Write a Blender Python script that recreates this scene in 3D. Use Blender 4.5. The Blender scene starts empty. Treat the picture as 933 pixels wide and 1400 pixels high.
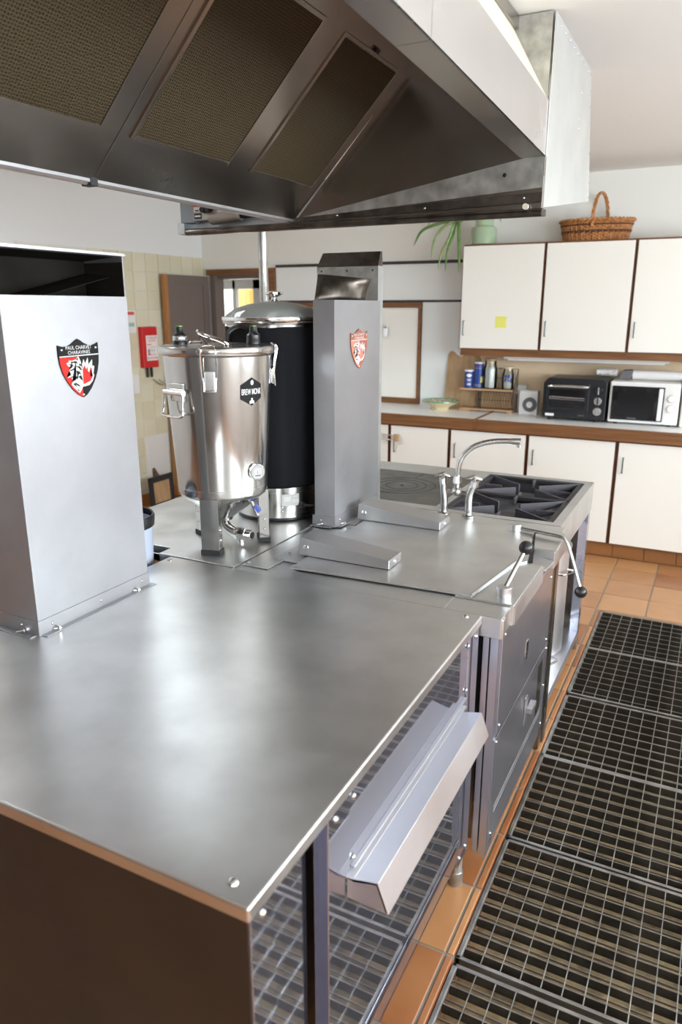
import bpy, bmesh, math, random
from mathutils import Vector, Matrix
C = bpy.context.scene
COL = C.collection
R = math.radians
PI = math.pi

# ------------------------------------------------------------------ camera
cd = bpy.data.cameras.new('camera')
cam = bpy.data.objects.new('camera', cd); COL.objects.link(cam)
cam.location = (0, 0, 1.65)
cam.rotation_euler = (Matrix.Rotation(R(27.05), 3, 'Z') @ Matrix.Rotation(R(90 - 15.67), 3, 'X')).to_euler()
cd.sensor_fit = 'VERTICAL'; cd.sensor_height = 36.0; cd.lens = 998.0 / 1400 * 36.0
cd.clip_start = 0.05; cd.clip_end = 100
cd.dof.use_dof = True; cd.dof.focus_distance = 2.3; cd.dof.aperture_fstop = 3.2
C.camera = cam

# ------------------------------------------------------------------ world, lights, exposure
w = bpy.data.worlds.new('world'); C.world = w; w.use_nodes = True
nt = w.node_tree
bg = nt.nodes['Background']
sky = nt.nodes.new('ShaderNodeTexSky'); sky.sky_type = 'HOSEK_WILKIE'; sky.turbidity = 4.0
sky.sun_direction = Vector((0.5, -0.3, 0.8)).normalized(); sky.ground_albedo = 0.4
mx = nt.nodes.new('ShaderNodeMix'); mx.data_type = 'RGBA'; mx.inputs[0].default_value = 0.6
nt.links.new(sky.outputs[0], mx.inputs[6]); mx.inputs[7].default_value = (0.9, 0.95, 1.0, 1)
nt.links.new(mx.outputs[2], bg.inputs[0]); bg.inputs[1].default_value = 2.2

WINDOWS = [(-0.6, 1.3), (1.9, 4.0)]          # windows of the right wall, y ranges
WZ = (0.95, 2.25)
def area(name, loc, rot, sx, sy, power, col):
    l = bpy.data.lights.new(name, 'AREA'); l.shape = 'RECTANGLE'; l.size = sx; l.size_y = sy
    l.energy = power; l.color = col
    o = bpy.data.objects.new(name, l); COL.objects.link(o); o.location = loc; o.rotation_euler = rot
    return o
for i, (a, b) in enumerate(WINDOWS):
    area('daylight', (2.72, (a + b) / 2, (WZ[0] + WZ[1]) / 2), (0, R(90), 0), WZ[1] - WZ[0], b - a, 74, (0.86, 0.94, 1.0))
ROOF = [(-3.15, -2.45, 2.45, 3.35), (-3.75, -3.05, 0.9, 1.9)]      # unseen roof lights left of the hood, added for the counter's bright streaks: x0, x1, y0, y1
for x0, x1, y0, y1 in ROOF:
    area('added_rooflight', ((x0 + x1) / 2, (y0 + y1) / 2, 2.80), (0, 0, 0), x1 - x0, y1 - y0, 16, (0.85, 0.94, 1.0))
area('hall_fill', (-6.9, 6.85, 1.5), (0, R(-90), 0), 1.2, 1.3, 45, (0.95, 1.0, 0.97))  # added lamp at an invented side opening, to brighten the hall
area('hall_fill', (-5.6, 8.5, 1.5), (R(-90), 0, 0), .75, .85, 20, (0.95, 1.0, 0.95))  # added lamp outside the garden door's glass, daylight for the hall
area('daylight', (1.15, -2.55, 1.6), (R(90), 0, 0), 1.7, 1.2, 34, (0.90, 0.95, 1.0))
C.view_settings.view_transform = 'Standard'; C.view_settings.look = 'None'
C.view_settings.gamma = 1.0; C.view_settings.use_curve_mapping = False
C.view_settings.exposure = 1.08
C.cycles.max_bounces = 10; C.cycles.diffuse_bounces = 5; C.cycles.glossy_bounces = 5
C.cycles.transmission_bounces = 6; C.cycles.sample_clamp_indirect = 6.0
C.cycles.caustics_reflective = False; C.cycles.caustics_refractive = False

# ------------------------------------------------------------------ materials
M = {}
def node_mat(name):
    m = bpy.data.materials.new(name); m.use_nodes = True
    b = m.node_tree.nodes['Principled BSDF']
    M[name] = m
    return m, m.node_tree, b
def flat(name, col, rough=0.5, metal=0.0, spec=0.5, bump=0.0, bscale=60, coat=0.0, var=0.0, vscale=6):
    m, t, b = node_mat(name)
    b.inputs['Base Color'].default_value = (*col, 1); b.inputs['Roughness'].default_value = rough
    b.inputs['Metallic'].default_value = metal; b.inputs['Specular IOR Level'].default_value = spec
    b.inputs['Coat Weight'].default_value = coat
    if bump or var:
        tc = t.nodes.new('ShaderNodeTexCoord')
        n = t.nodes.new('ShaderNodeTexNoise'); n.inputs['Scale'].default_value = bscale; n.inputs['Detail'].default_value = 4
        t.links.new(tc.outputs['Object'], n.inputs['Vector'])
        if bump:
            bp = t.nodes.new('ShaderNodeBump'); bp.inputs['Strength'].default_value = bump; bp.inputs['Distance'].default_value = 0.004
            t.links.new(n.outputs['Fac'], bp.inputs['Height']); t.links.new(bp.outputs[0], b.inputs['Normal'])
        if var:
            n2 = t.nodes.new('ShaderNodeTexNoise'); n2.inputs['Scale'].default_value = vscale; n2.inputs['Detail'].default_value = 5
            t.links.new(tc.outputs['Object'], n2.inputs['Vector'])
            mr = t.nodes.new('ShaderNodeMapRange'); mr.inputs[1].default_value = .3; mr.inputs[2].default_value = .7
            mr.inputs[3].default_value = 1 - var; mr.inputs[4].default_value = 1 + var
            t.links.new(n2.outputs['Fac'], mr.inputs[0])
            mm = t.nodes.new('ShaderNodeVectorMath'); mm.operation = 'SCALE'; mm.inputs[0].default_value = col
            t.links.new(mr.outputs[0], mm.inputs['Scale']); t.links.new(mm.outputs[0], b.inputs['Base Color'])
    return m
def steel(name, col=(0.62, 0.62, 0.61), rough=0.3, rvar=0.1, scale=(3, 3, 3), brush=(4, 4, 140), bstr=0.02, var=0.06, aniso=0.0, spot=3.0, bmul=0.08):
    m, t, b = node_mat(name)
    b.inputs['Metallic'].default_value = 1.0
    b.inputs['Anisotropic'].default_value = aniso
    tc = t.nodes.new('ShaderNodeTexCoord')
    mp = t.nodes.new('ShaderNodeMapping'); mp.inputs['Scale'].default_value = scale
    t.links.new(tc.outputs['Object'], mp.inputs[0])
    n = t.nodes.new('ShaderNodeTexNoise'); n.inputs['Scale'].default_value = spot; n.inputs['Detail'].default_value = 6; n.inputs['Roughness'].default_value = .6
    t.links.new(mp.outputs[0], n.inputs['Vector'])
    mr = t.nodes.new('ShaderNodeMapRange'); mr.inputs[1].default_value = .3; mr.inputs[2].default_value = .7
    mr.inputs[3].default_value = rough - rvar; mr.inputs[4].default_value = rough + rvar
    t.links.new(n.outputs['Fac'], mr.inputs[0])
    mb = t.nodes.new('ShaderNodeMapping'); mb.inputs['Scale'].default_value = brush
    t.links.new(tc.outputs['Object'], mb.inputs[0])
    nb = t.nodes.new('ShaderNodeTexNoise'); nb.inputs['Scale'].default_value = 8; nb.inputs['Detail'].default_value = 3
    t.links.new(mb.outputs[0], nb.inputs['Vector'])
    ad = t.nodes.new('ShaderNodeMath'); ad.operation = 'MULTIPLY_ADD'; ad.inputs[1].default_value = bmul
    t.links.new(nb.outputs['Fac'], ad.inputs[0]); t.links.new(mr.outputs[0], ad.inputs[2])
    t.links.new(ad.outputs[0], b.inputs['Roughness'])
    mc = t.nodes.new('ShaderNodeMapRange'); mc.inputs[1].default_value = .3; mc.inputs[2].default_value = .7
    mc.inputs[3].default_value = 1 - var; mc.inputs[4].default_value = 1 + var
    n3 = t.nodes.new('ShaderNodeTexNoise'); n3.inputs['Scale'].default_value = spot * 1.7; n3.inputs['Detail'].default_value = 5
    t.links.new(tc.outputs['Object'], n3.inputs['Vector']); t.links.new(n3.outputs['Fac'], mc.inputs[0])
    mm = t.nodes.new('ShaderNodeVectorMath'); mm.operation = 'SCALE'; mm.inputs[0].default_value = col
    t.links.new(mc.outputs[0], mm.inputs['Scale']); t.links.new(mm.outputs[0], b.inputs['Base Color'])
    bp = t.nodes.new('ShaderNodeBump'); bp.inputs['Strength'].default_value = bstr; bp.inputs['Distance'].default_value = 0.002
    t.links.new(nb.outputs['Fac'], bp.inputs['Height']); t.links.new(bp.outputs[0], b.inputs['Normal'])
    return m
def wood(name, c1, c2, rough=0.45, scale=(2, 30, 30)):
    m, t, b = node_mat(name); b.inputs['Roughness'].default_value = rough
    tc = t.nodes.new('ShaderNodeTexCoord'); mp = t.nodes.new('ShaderNodeMapping'); mp.inputs['Scale'].default_value = scale
    n = t.nodes.new('ShaderNodeTexNoise'); n.inputs['Scale'].default_value = 2.0; n.inputs['Detail'].default_value = 6
    t.links.new(tc.outputs['Object'], mp.inputs[0]); t.links.new(mp.outputs[0], n.inputs['Vector'])
    cr = t.nodes.new('ShaderNodeValToRGB'); cr.color_ramp.elements[0].position = .3; cr.color_ramp.elements[1].position = .7
    cr.color_ramp.elements[0].color = (*c1, 1); cr.color_ramp.elements[1].color = (*c2, 1)
    t.links.new(n.outputs['Fac'], cr.inputs[0]); t.links.new(cr.outputs[0], b.inputs['Base Color'])
    return m
def glass(name, col=(1, 1, 1), rough=0.0):
    m, t, b = node_mat(name); b.inputs['Base Color'].default_value = (*col, 1); b.inputs['Roughness'].default_value = rough
    b.inputs['Transmission Weight'].default_value = 1.0; b.inputs['IOR'].default_value = 1.45
    return m
def haze(name, rough, amount, col):
    """polished but finely scratched steel: a sharp and a soft reflection together"""
    t = M[name].node_tree; b = t.nodes['Principled BSDF']
    g = t.nodes.new('ShaderNodeBsdfGlossy'); g.inputs['Color'].default_value = (*col, 1); g.inputs['Roughness'].default_value = rough
    m = t.nodes.new('ShaderNodeMixShader'); m.inputs[0].default_value = amount
    t.links.new(b.outputs[0], m.inputs[1]); t.links.new(g.outputs[0], m.inputs[2]); t.links.new(m.outputs[0], t.nodes['Material Output'].inputs[0])
def thin_glass(name, col, whiten=0.0):
    m, t, b = node_mat(name)
    tr = t.nodes.new('ShaderNodeBsdfTransparent'); tr.inputs[0].default_value = (*col, 1)
    gl = t.nodes.new('ShaderNodeBsdfGlossy'); gl.inputs['Roughness'].default_value = .02
    fr = t.nodes.new('ShaderNodeFresnel'); fr.inputs[0].default_value = 1.45
    mx = t.nodes.new('ShaderNodeMixShader'); t.links.new(fr.outputs[0], mx.inputs[0]); t.links.new(tr.outputs[0], mx.inputs[1]); t.links.new(gl.outputs[0], mx.inputs[2])
    if whiten:                       # diffuse white mixed in, stands in for a whitish reflection
        df = t.nodes.new('ShaderNodeBsdfDiffuse'); df.inputs[0].default_value = (.75, .78, .74, 1); m2 = t.nodes.new('ShaderNodeMixShader'); m2.inputs[0].default_value = whiten
        t.links.new(mx.outputs[0], m2.inputs[1]); t.links.new(df.outputs[0], m2.inputs[2]); mx = m2
    t.links.new(mx.outputs[0], t.nodes['Material Output'].inputs[0]); t.nodes.remove(b)
    return m
def piece(name, c1, c2, rough=0.4, bump=0.1, bscale=30, seed_var=0.5):
    """separate pieces of one kind: the colour differs a little from piece to piece (Object Info random) and over the piece"""
    m, t, b = node_mat(name); b.inputs['Roughness'].default_value = rough
    oi = t.nodes.new('ShaderNodeObjectInfo'); tc = t.nodes.new('ShaderNodeTexCoord')
    n = t.nodes.new('ShaderNodeTexNoise'); n.noise_dimensions = '4D'; n.inputs['Scale'].default_value = 7; n.inputs['Detail'].default_value = 4
    sc = t.nodes.new('ShaderNodeMath'); sc.operation = 'MULTIPLY'; sc.inputs[1].default_value = 37
    t.links.new(oi.outputs['Random'], sc.inputs[0]); t.links.new(sc.outputs[0], n.inputs['W']); t.links.new(tc.outputs['Object'], n.inputs['Vector'])
    f = t.nodes.new('ShaderNodeMath'); f.operation = 'MULTIPLY_ADD'; f.inputs[1].default_value = seed_var; 
    t.links.new(oi.outputs['Random'], f.inputs[0])
    g = t.nodes.new('ShaderNodeMath'); g.operation = 'MULTIPLY'; g.inputs[1].default_value = 1 - seed_var
    t.links.new(n.outputs['Fac'], g.inputs[0]); t.links.new(g.outputs[0], f.inputs[2])
    cr = t.nodes.new('ShaderNodeValToRGB'); cr.color_ramp.elements[0].position = .15; cr.color_ramp.elements[1].position = .85
    cr.color_ramp.elements[0].color = (*c1, 1); cr.color_ramp.elements[1].color = (*c2, 1)
    t.links.new(f.outputs[0], cr.inputs[0]); t.links.new(cr.outputs[0], b.inputs['Base Color'])
    n2 = t.nodes.new('ShaderNodeTexNoise'); n2.inputs['Scale'].default_value = bscale
    t.links.new(tc.outputs['Object'], n2.inputs['Vector'])
    bp = t.nodes.new('ShaderNodeBump'); bp.inputs['Strength'].default_value = bump; bp.inputs['Distance'].default_value = .004
    t.links.new(n2.outputs['Fac'], bp.inputs['Height']); t.links.new(bp.outputs[0], b.inputs['Normal'])
    return m

steel('steel_top', (0.66, 0.67, 0.665), 0.32, 0.06, (1, 1, 1), (40, 3, 3), 0.03, 0.10, spot=4)
steel('steel_side', (0.50, 0.52, 0.60), 0.03, 0.012, (1, 1, 1), (3, 3, 60), 0.0, 0.05, spot=3, bmul=0.02)  # bluish base, the cast of reflected daylight put into the colour
steel('steel_front', (0.56, 0.58, 0.66), 0.32, 0.03, (1, 1, 1), (3, 3, 60), 0.0, 0.03, spot=3, bmul=0.02)  # same bluish daylight cast in the base colour
steel('aluminium', (0.74, 0.75, 0.78), 0.38, 0.06, (1, 1, 1), (3, 3, 60), 0.01, 0.05, spot=4)
steel('steel_trim', (0.56, 0.56, 0.57), 0.36, 0.05, (1, 1, 1), (3, 80, 3), 0.02, 0.04)
steel('steel_column', (0.385, 0.385, 0.40), 0.45, 0.04, (1, 1, 1), (60, 60, 2), 0.03, 0.07, spot=3)
steel('steel_pot', (0.53, 0.52, 0.50), 0.11, 0.03, (1, 1, 1), (2, 2, 120), 0.0, 0.03, aniso=0.0, bmul=.05)
steel('steel_hood', (0.33, 0.31, 0.285), 0.24, 0.03, (1, 1, 1), (2, 60, 2), 0.0, 0.06, spot=2.2, bmul=.02)
steel('steel_end', (0.085, 0.085, 0.087), 0.42, 0.06, (1, 1, 1), (2, 2, 60), 0.02, 0.10, spot=2.2)  # dark base stands in for the dim floor this end mirrors
steel('steel_fascia', (0.86, 0.87, 0.88), 0.22, 0.06, (1, 1, 1), (2, 60, 2), 0.01, 0.03)
steel('galvanised', (0.50, 0.50, 0.47), 0.42, 0.10, (1, 1, 1), (20, 20, 20), 0.05, 0.25, spot=14)
steel('galvanised_pale', (0.52, 0.54, 0.55), 0.40, 0.08, (1, 1, 1), (20, 20, 20), 0.03, 0.10, spot=10)
steel('sheet_pale', (0.72, 0.74, 0.73), 0.42, 0.01, (1, 1, 1), (20, 20, 3), 0.02, 0.05, spot=4)
steel('burnt_steel', (0.11, 0.095, 0.08), 0.40, 0.12, (1, 1, 1), (6, 6, 30), 0.05, 0.5, spot=9)
steel('hob_steel', (0.20, 0.20, 0.19), 0.42, 0.08, (1, 1, 1), (30, 3, 3), 0.03, 0.25, spot=6)
steel('chrome', (0.75, 0.75, 0.74), 0.08, 0.03, bstr=0.0)
steel('worn_chrome', (0.52, 0.51, 0.49), 0.20, 0.08, bstr=0.02)
steel('grate_steel', (0.34, 0.33, 0.31), 0.36, 0.10, (1, 1, 1), (3, 3, 3), 0.0, 0.25, spot=12)
flat('cast_iron', (0.028, 0.026, 0.028), 0.5, 0.3, 0.5, 0.25, 90, var=0.3)
flat('enamel_grey', (0.075, 0.07, 0.08), 0.38, 0.0, 0.5, 0.1, 60, var=0.25)
flat('black_plastic', (0.012, 0.012, 0.013), 0.3)
flat('black_matte', (0.02, 0.02, 0.022), 0.6)
flat('black_fabric', (0.008, 0.008, 0.010), 0.85, 0, 0.2, 0.5, 300)
flat('mouth_shade', (0.010, 0.008, 0.006), 0.7, 0, 0.1, var=.4, vscale=8)  # near black, the shade inside the column mouth put into the colour
flat('rear_paint', (0.13, 0.115, 0.105), 0.8)
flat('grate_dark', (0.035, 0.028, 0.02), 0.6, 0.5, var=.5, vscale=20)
flat('dark_void', (0.008, 0.007, 0.006), 0.9)
flat('hood_filter', (0.055, 0.046, 0.026), 0.55, 0.5)
flat('wall_paint', (0.80, 0.805, 0.76), 0.7, bump=0.08, bscale=40)
flat('wall_paint_cool', (0.78, 0.80, 0.80), 0.7, bump=0.08, bscale=40)
flat('ceiling_paint', (0.84, 0.84, 0.81), 0.75, bump=0.04, bscale=30)
flat('cream_paint', (0.66, 0.60, 0.48), 0.6)
flat('laminate_white', (0.86, 0.85, 0.79), 0.32)
flat('laminate_cool', (0.80, 0.83, 0.82), 0.35)
flat('worktop_white', (0.92, 0.92, 0.91), 0.30, 0, 0.25)
flat('beige_panel', (0.82, 0.63, 0.42), 0.5, var=0.06)
flat('dark_trim', (0.035, 0.028, 0.025), 0.5)
flat('handle_dark', (0.05, 0.075, 0.085), 0.35, 0.6)
flat('taupe_paint', (0.155, 0.125, 0.11), 0.55)
flat('hall_paint', (0.34, 0.30, 0.27), 0.7)
flat('frame_dark', (0.045, 0.032, 0.026), 0.5)
flat('grout', (0.30, 0.27, 0.22), 0.85, bump=.2)
flat('tile_grout', (0.74, 0.72, 0.66), 0.8)
flat('plaster_patch', (0.72, 0.71, 0.68), 0.8, bump=.3, bscale=25)
flat('red_plastic', (0.55, 0.012, 0.014), 0.35)
flat('paper_white', (0.80, 0.79, 0.77), 0.6)
flat('print_red', (0.70, 0.10, 0.09), 0.6)
flat('ring_pink', (0.62, 0.42, 0.40), 0.5)
flat('print_dark', (0.03, 0.03, 0.035), 0.6)
flat('print_white', (0.85, 0.85, 0.84), 0.5)
flat('dial_white', (0.50, 0.50, 0.49), 0.6, 0, 0.2)
flat('emblem_white', (0.62, 0.62, 0.61), 0.6, 0, 0.2)
flat('print_green', (0.30, 0.55, 0.45), 0.6)
flat('badge_black', (0.012, 0.012, 0.011), 0.55, 0, 0.15)
flat('badge_red', (0.60, 0.030, 0.022), 0.55, 0, 0.15)
flat('badge_copper', (0.50, 0.20, 0.13), 0.55, 0, 0.15)
flat('badge_dark_sheen', (0.34, 0.12, 0.08), 0.55, 0, 0.15)  # brown in place of black, a coppery reflection put into the colour
flat('badge_red_sheen', (0.58, 0.21, 0.14), 0.55, 0, 0.15)
flat('note_yellow', (0.80, 0.80, 0.18), 0.7)
flat('yellow_flag', (0.85, 0.70, 0.1), 0.5)
flat('blue_plastic', (0.02, 0.06, 0.35), 0.35)
flat('tin_blue', (0.015, 0.055, 0.27), 0.3)
flat('salt_white', (0.85, 0.85, 0.83), 0.8, bump=.2)
flat('bin_plastic', (0.50, 0.55, 0.66), 0.4)
flat('appliance_black', (0.014, 0.015, 0.017), 0.32)
flat('window_mesh', (0.010, 0.010, 0.011), 0.15)
flat('appliance_white', (0.78, 0.78, 0.76), 0.3)
flat('screen_black', (0.006, 0.006, 0.007), 0.08, coat=.5)
flat('silver_plastic', (0.60, 0.60, 0.60), 0.25, 0.8)
flat('bowl_cream', (0.72, 0.60, 0.38), 0.3, coat=.4)
flat('bowl_green', (0.05, 0.28, 0.14), 0.2, coat=.5)
flat('bowl_inside', (0.46, 0.40, 0.26), 0.25, coat=.5, var=0.5, vscale=45)
flat('jar_green', (0.36, 0.48, 0.32), 0.12, coat=.5)
flat('leaf_green', (0.10, 0.22, 0.05), 0.4, var=.3, vscale=20)
flat('leaf_pale', (0.24, 0.36, 0.13), 0.4, var=.3, vscale=20)
flat('stem_brown', (0.30, 0.16, 0.07), 0.7)
flat('cloth_grey', (0.13, 0.13, 0.14), 0.8, bump=.3, bscale=120)
flat('film_white', (0.74, 0.73, 0.72), 0.3, bump=.5, bscale=25)
flat('hedge_green', (0.62, 0.74, 0.46), 0.7, bump=.8, bscale=14, var=.5, vscale=9)  # pale base stands in for strong outdoor light on the leaves
flat('ochre_render', (0.72, 0.36, 0.07), 0.8)
flat('lawn', (0.25, 0.36, 0.12), 0.9, var=.4)
flat('hole_brown', (0.17, 0.10, 0.06), 0.7, var=.4, vscale=25)  # mottled dark brown for the broken plaster
flat('pit_floor', (0.25, 0.18, 0.09), 0.75, 0, 0.5, 0.5, 25, var=0.55, vscale=18)
flat('kettle_steel_label', (0.60, 0.60, 0.59), 0.6)
flat('grey_plastic', (0.28, 0.32, 0.35), 0.45)
flat('valve_alu', (0.42, 0.41, 0.38), 0.45, 0.7, bump=.2)
flat('rubber', (0.02, 0.02, 0.02), 0.7)
wood('wood_brown', (0.135, 0.055, 0.019), (0.24, 0.105, 0.037), 0.4, (1.5, 25, 25))
wood('wood_edge', (0.11, 0.042, 0.018), (0.20, 0.075, 0.03), 0.45, (25, 25, 2))
wood('wood_orange', (0.32, 0.14, 0.04), (0.45, 0.21, 0.07), 0.45, (25, 25, 2))
wood('wood_board', (0.36, 0.22, 0.11), (0.52, 0.35, 0.19), 0.55, (14, 14, 2))
wood('wood_shelf', (0.40, 0.24, 0.12), (0.52, 0.33, 0.18), 0.55, (2, 20, 20))
wood('wicker', (0.30, 0.11, 0.03), (0.56, 0.26, 0.085), 0.5, (25, 25, 25))
wood('wicker_dark', (0.07, 0.028, 0.012), (0.13, 0.05, 0.02), 0.55, (25, 25, 25))
thin_glass('clear_glass', (.97, .99, .98)); thin_glass('lid_glass', (0.93, 0.97, 0.95), .38); thin_glass('pane_glass', (0.97, 1.0, 0.98))
piece('terracotta', (0.27, 0.090, 0.032), (0.52, 0.27, 0.115), 0.33, 0.15, 25, 0.6)
piece('plinth_tile', (0.20, 0.085, 0.03), (0.30, 0.13, 0.045), 0.3, 0.1, 25, 0.5)
piece('cream_tile', (0.64, 0.60, 0.42), (0.74, 0.71, 0.56), 0.25, 0.03, 20, 0.45)
haze('steel_side', .42, .22, (.58, .61, .74))  # soft reflection tinted blue like the daylight
haze('steel_pot', .35, .15, (.6, .59, .57))
# honeycomb look of the grease filters: a fine net over a dark ground
def filter_mat():
    m = M['hood_filter']; t = m.node_tree; b = t.nodes['Principled BSDF']
    tc = t.nodes.new('ShaderNodeTexCoord'); mp = t.nodes.new('ShaderNodeMapping'); mp.inputs['Scale'].default_value = (175, 125, 0)
    v = t.nodes.new('ShaderNodeTexVoronoi'); v.inputs['Scale'].default_value = 1.0; v.inputs['Randomness'].default_value = 0.35; v.voronoi_dimensions = '2D'; v.feature = 'DISTANCE_TO_EDGE'
    t.links.new(tc.outputs['Object'], mp.inputs[0]); t.links.new(mp.outputs[0], v.inputs['Vector'])
    cr = t.nodes.new('ShaderNodeValToRGB'); cr.color_ramp.elements[0].position = .05; cr.color_ramp.elements[1].position = .28
    cr.color_ramp.elements[0].color = (0.10, 0.073, 0.035, 1); cr.color_ramp.elements[1].color = (0.020, 0.015, 0.008, 1)
    t.links.new(v.outputs['Distance'], cr.inputs[0]); t.links.new(cr.outputs[0], b.inputs['Base Color'])
    bp = t.nodes.new('ShaderNodeBump'); bp.inputs['Strength'].default_value = .6; bp.inputs['Distance'].default_value = .004; bp.invert = True
    t.links.new(v.outputs['Distance'], bp.inputs['Height']); t.links.new(bp.outputs[0], b.inputs['Normal'])
filter_mat()
def brick_floor(name, c1, c2, mort, bw, bh, ms):
    m, t, b = node_mat(name); b.inputs['Roughness'].default_value = .4
    tc = t.nodes.new('ShaderNodeTexCoord'); br = t.nodes.new('ShaderNodeTexBrick'); br.offset = 0
    br.inputs['Scale'].default_value = 1; br.inputs['Brick Width'].default_value = bw; br.inputs['Row Height'].default_value = bh
    br.inputs['Mortar Size'].default_value = ms
    br.inputs['Color1'].default_value = (*c1, 1); br.inputs['Color2'].default_value = (*c2, 1); br.inputs['Mortar'].default_value = (*mort, 1)
    mp = t.nodes.new('ShaderNodeMapping'); t.links.new(tc.outputs['Object'], mp.inputs[0]); t.links.new(mp.outputs[0], br.inputs['Vector']); t.links.new(br.outputs[0], b.inputs['Base Color'])
brick_floor('terracotta_far', (0.38, 0.14, 0.05), (0.52, 0.24, 0.09), (0.27, .25, .21), .2585, .2585, .006)

# ------------------------------------------------------------------ mesh helpers
WL = {}          # world position of every object's origin (objects are only ever moved, not turned)
class MB:
    def __init__(s): s.bm = bmesh.new(); s.mi = 0
    def face(s, vs):
        try: f = s.bm.faces.new(vs); f.material_index = s.mi; return f
        except ValueError: return None
    def box(s, lo, hi):
        x0, y0, z0 = lo; x1, y1, z1 = hi
        x0, x1 = min(x0, x1), max(x0, x1); y0, y1 = min(y0, y1), max(y0, y1); z0, z1 = min(z0, z1), max(z0, z1)
        v = [s.bm.verts.new(p) for p in ((x0,y0,z0),(x1,y0,z0),(x1,y1,z0),(x0,y1,z0),(x0,y0,z1),(x1,y0,z1),(x1,y1,z1),(x0,y1,z1))]
        for f in ((0,3,2,1),(4,5,6,7),(0,1,5,4),(1,2,6,5),(2,3,7,6),(3,0,4,7)): s.face([v[i] for i in f])
        return s
    def hexa(s, p):
        v = [s.bm.verts.new(q) for q in p]
        for f in ((0,3,2,1),(4,5,6,7),(0,1,5,4),(1,2,6,5),(2,3,7,6),(3,0,4,7)): s.face([v[i] for i in f])
        return s
    def prism(s, poly, off):
        """poly: 3-D points of a flat outline, off: extrusion vector"""
        off = Vector(off); a = [s.bm.verts.new(Vector(p)) for p in poly]; b = [s.bm.verts.new(Vector(p) + off) for p in poly]
        n = len(a)
        f1 = s.face(a); f2 = s.face(b[::-1])
        for i in range(n): s.face([a[(i+1) % n], a[i], b[i], b[(i+1) % n]])
        if n > 4: bmesh.ops.triangulate(s.bm, faces=[f for f in (f1, f2) if f], ngon_method='EAR_CLIP')
        return s
    def flat(s, poly):
        f = s.face([s.bm.verts.new(Vector(p)) for p in poly])
        if f and len(poly) > 4: bmesh.ops.triangulate(s.bm, faces=[f], ngon_method='EAR_CLIP')
        return s
    def cyl(s, p0, p1, r0, r1=None, seg=20, cap=True):
        r1 = r0 if r1 is None else r1
        p0, p1 = Vector(p0), Vector(p1); d = (p1 - p0).normalized()
        u = d.orthogonal().normalized(); v = d.cross(u)
        A = [s.bm.verts.new(p0 + r0 * (math.cos(2*PI*i/seg) * u + math.sin(2*PI*i/seg) * v)) for i in range(seg)]
        B = [s.bm.verts.new(p1 + r1 * (math.cos(2*PI*i/seg) * u + math.sin(2*PI*i/seg) * v)) for i in range(seg)]
        for i in range(seg): s.face([A[i], A[(i+1) % seg], B[(i+1) % seg], B[i]])
        if cap: s.face(A[::-1]); s.face(B)
        return s
    def tube(s, pts, r, seg=8, closed=False, cap=True, flat=1.0):
        pts = [Vector(p) for p in pts]; n = len(pts)
        rs = r if isinstance(r, (list, tuple)) else [r] * n
        prev = None; rings = []
        for i in range(n):
            if closed: t = (pts[(i+1) % n] - pts[i-1]).normalized()
            else: t = (pts[min(i+1, n-1)] - pts[max(i-1, 0)]).normalized()
            if prev is None: u = t.orthogonal().normalized()
            else:
                u = prev - t * prev.dot(t)
                u = u.normalized() if u.length > 1e-6 else t.orthogonal().normalized()
            prev = u; v = t.cross(u)
            rings.append([s.bm.verts.new(pts[i] + rs[i] * (math.cos(2*PI*k/seg) * u + flat * math.sin(2*PI*k/seg) * v)) for k in range(seg)])
        m = n if closed else n - 1
        for i in range(m):
            a, b = rings[i], rings[(i+1) % n]
            for k in range(seg): s.face([a[k], a[(k+1) % seg], b[(k+1) % seg], b[k]])
        if cap and not closed: s.face(rings[0][::-1]); s.face(rings[-1])
        return s
    def lathe(s, c, prof, seg=40, sx=1.0, sy=1.0):
        """prof: (r, z) from bottom to top; r == 0 closes"""
        rings = []
        for r, z in prof:
            if r < 1e-6: rings.append([s.bm.verts.new((c[0], c[1], c[2] + z))])
            else: rings.append([s.bm.verts.new((c[0] + sx*r*math.cos(2*PI*i/seg), c[1] + sy*r*math.sin(2*PI*i/seg), c[2] + z)) for i in range(seg)])
        for a, b in zip(rings, rings[1:]):
            if len(a) == 1 and len(b) == 1: continue
            for i in range(seg):
                j = (i+1) % seg
                if len(a) == 1: s.face([a[0], b[j], b[i]][::-1])
                elif len(b) == 1: s.face([a[i], a[j], b[0]])
                else: s.face([a[i], a[j], b[j], b[i]])
        return s
    def ball(s, c, r, seg=20, sz=1.0):
        n = seg // 2
        return s.lathe(c, [(r*math.sin(PI*i/n), -r*sz*math.cos(PI*i/n)) for i in range(n+1)], seg)
    def dome(s, c, nrm, r, h=0.5, seg=10):
        """rivet head: a flattened half ball on a surface with normal nrm"""
        c, nrm = Vector(c), Vector(nrm).normalized(); u = nrm.orthogonal().normalized(); v = nrm.cross(u)
        rings = []
        for k in range(3):
            a = PI/2 * k/3
            rings.append([s.bm.verts.new(c + r*math.cos(a)*(math.cos(2*PI*i/seg)*u + math.sin(2*PI*i/seg)*v) + nrm*r*h*math.sin(a)) for i in range(seg)])
        top = s.bm.verts.new(c + nrm*r*h)
        for a, b in zip(rings, rings[1:]):
            for i in range(seg): s.face([a[i], a[(i+1) % seg], b[(i+1) % seg], b[i]])
        for i in range(seg): s.face([rings[-1][i], rings[-1][(i+1) % seg], top])
        return s
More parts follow.
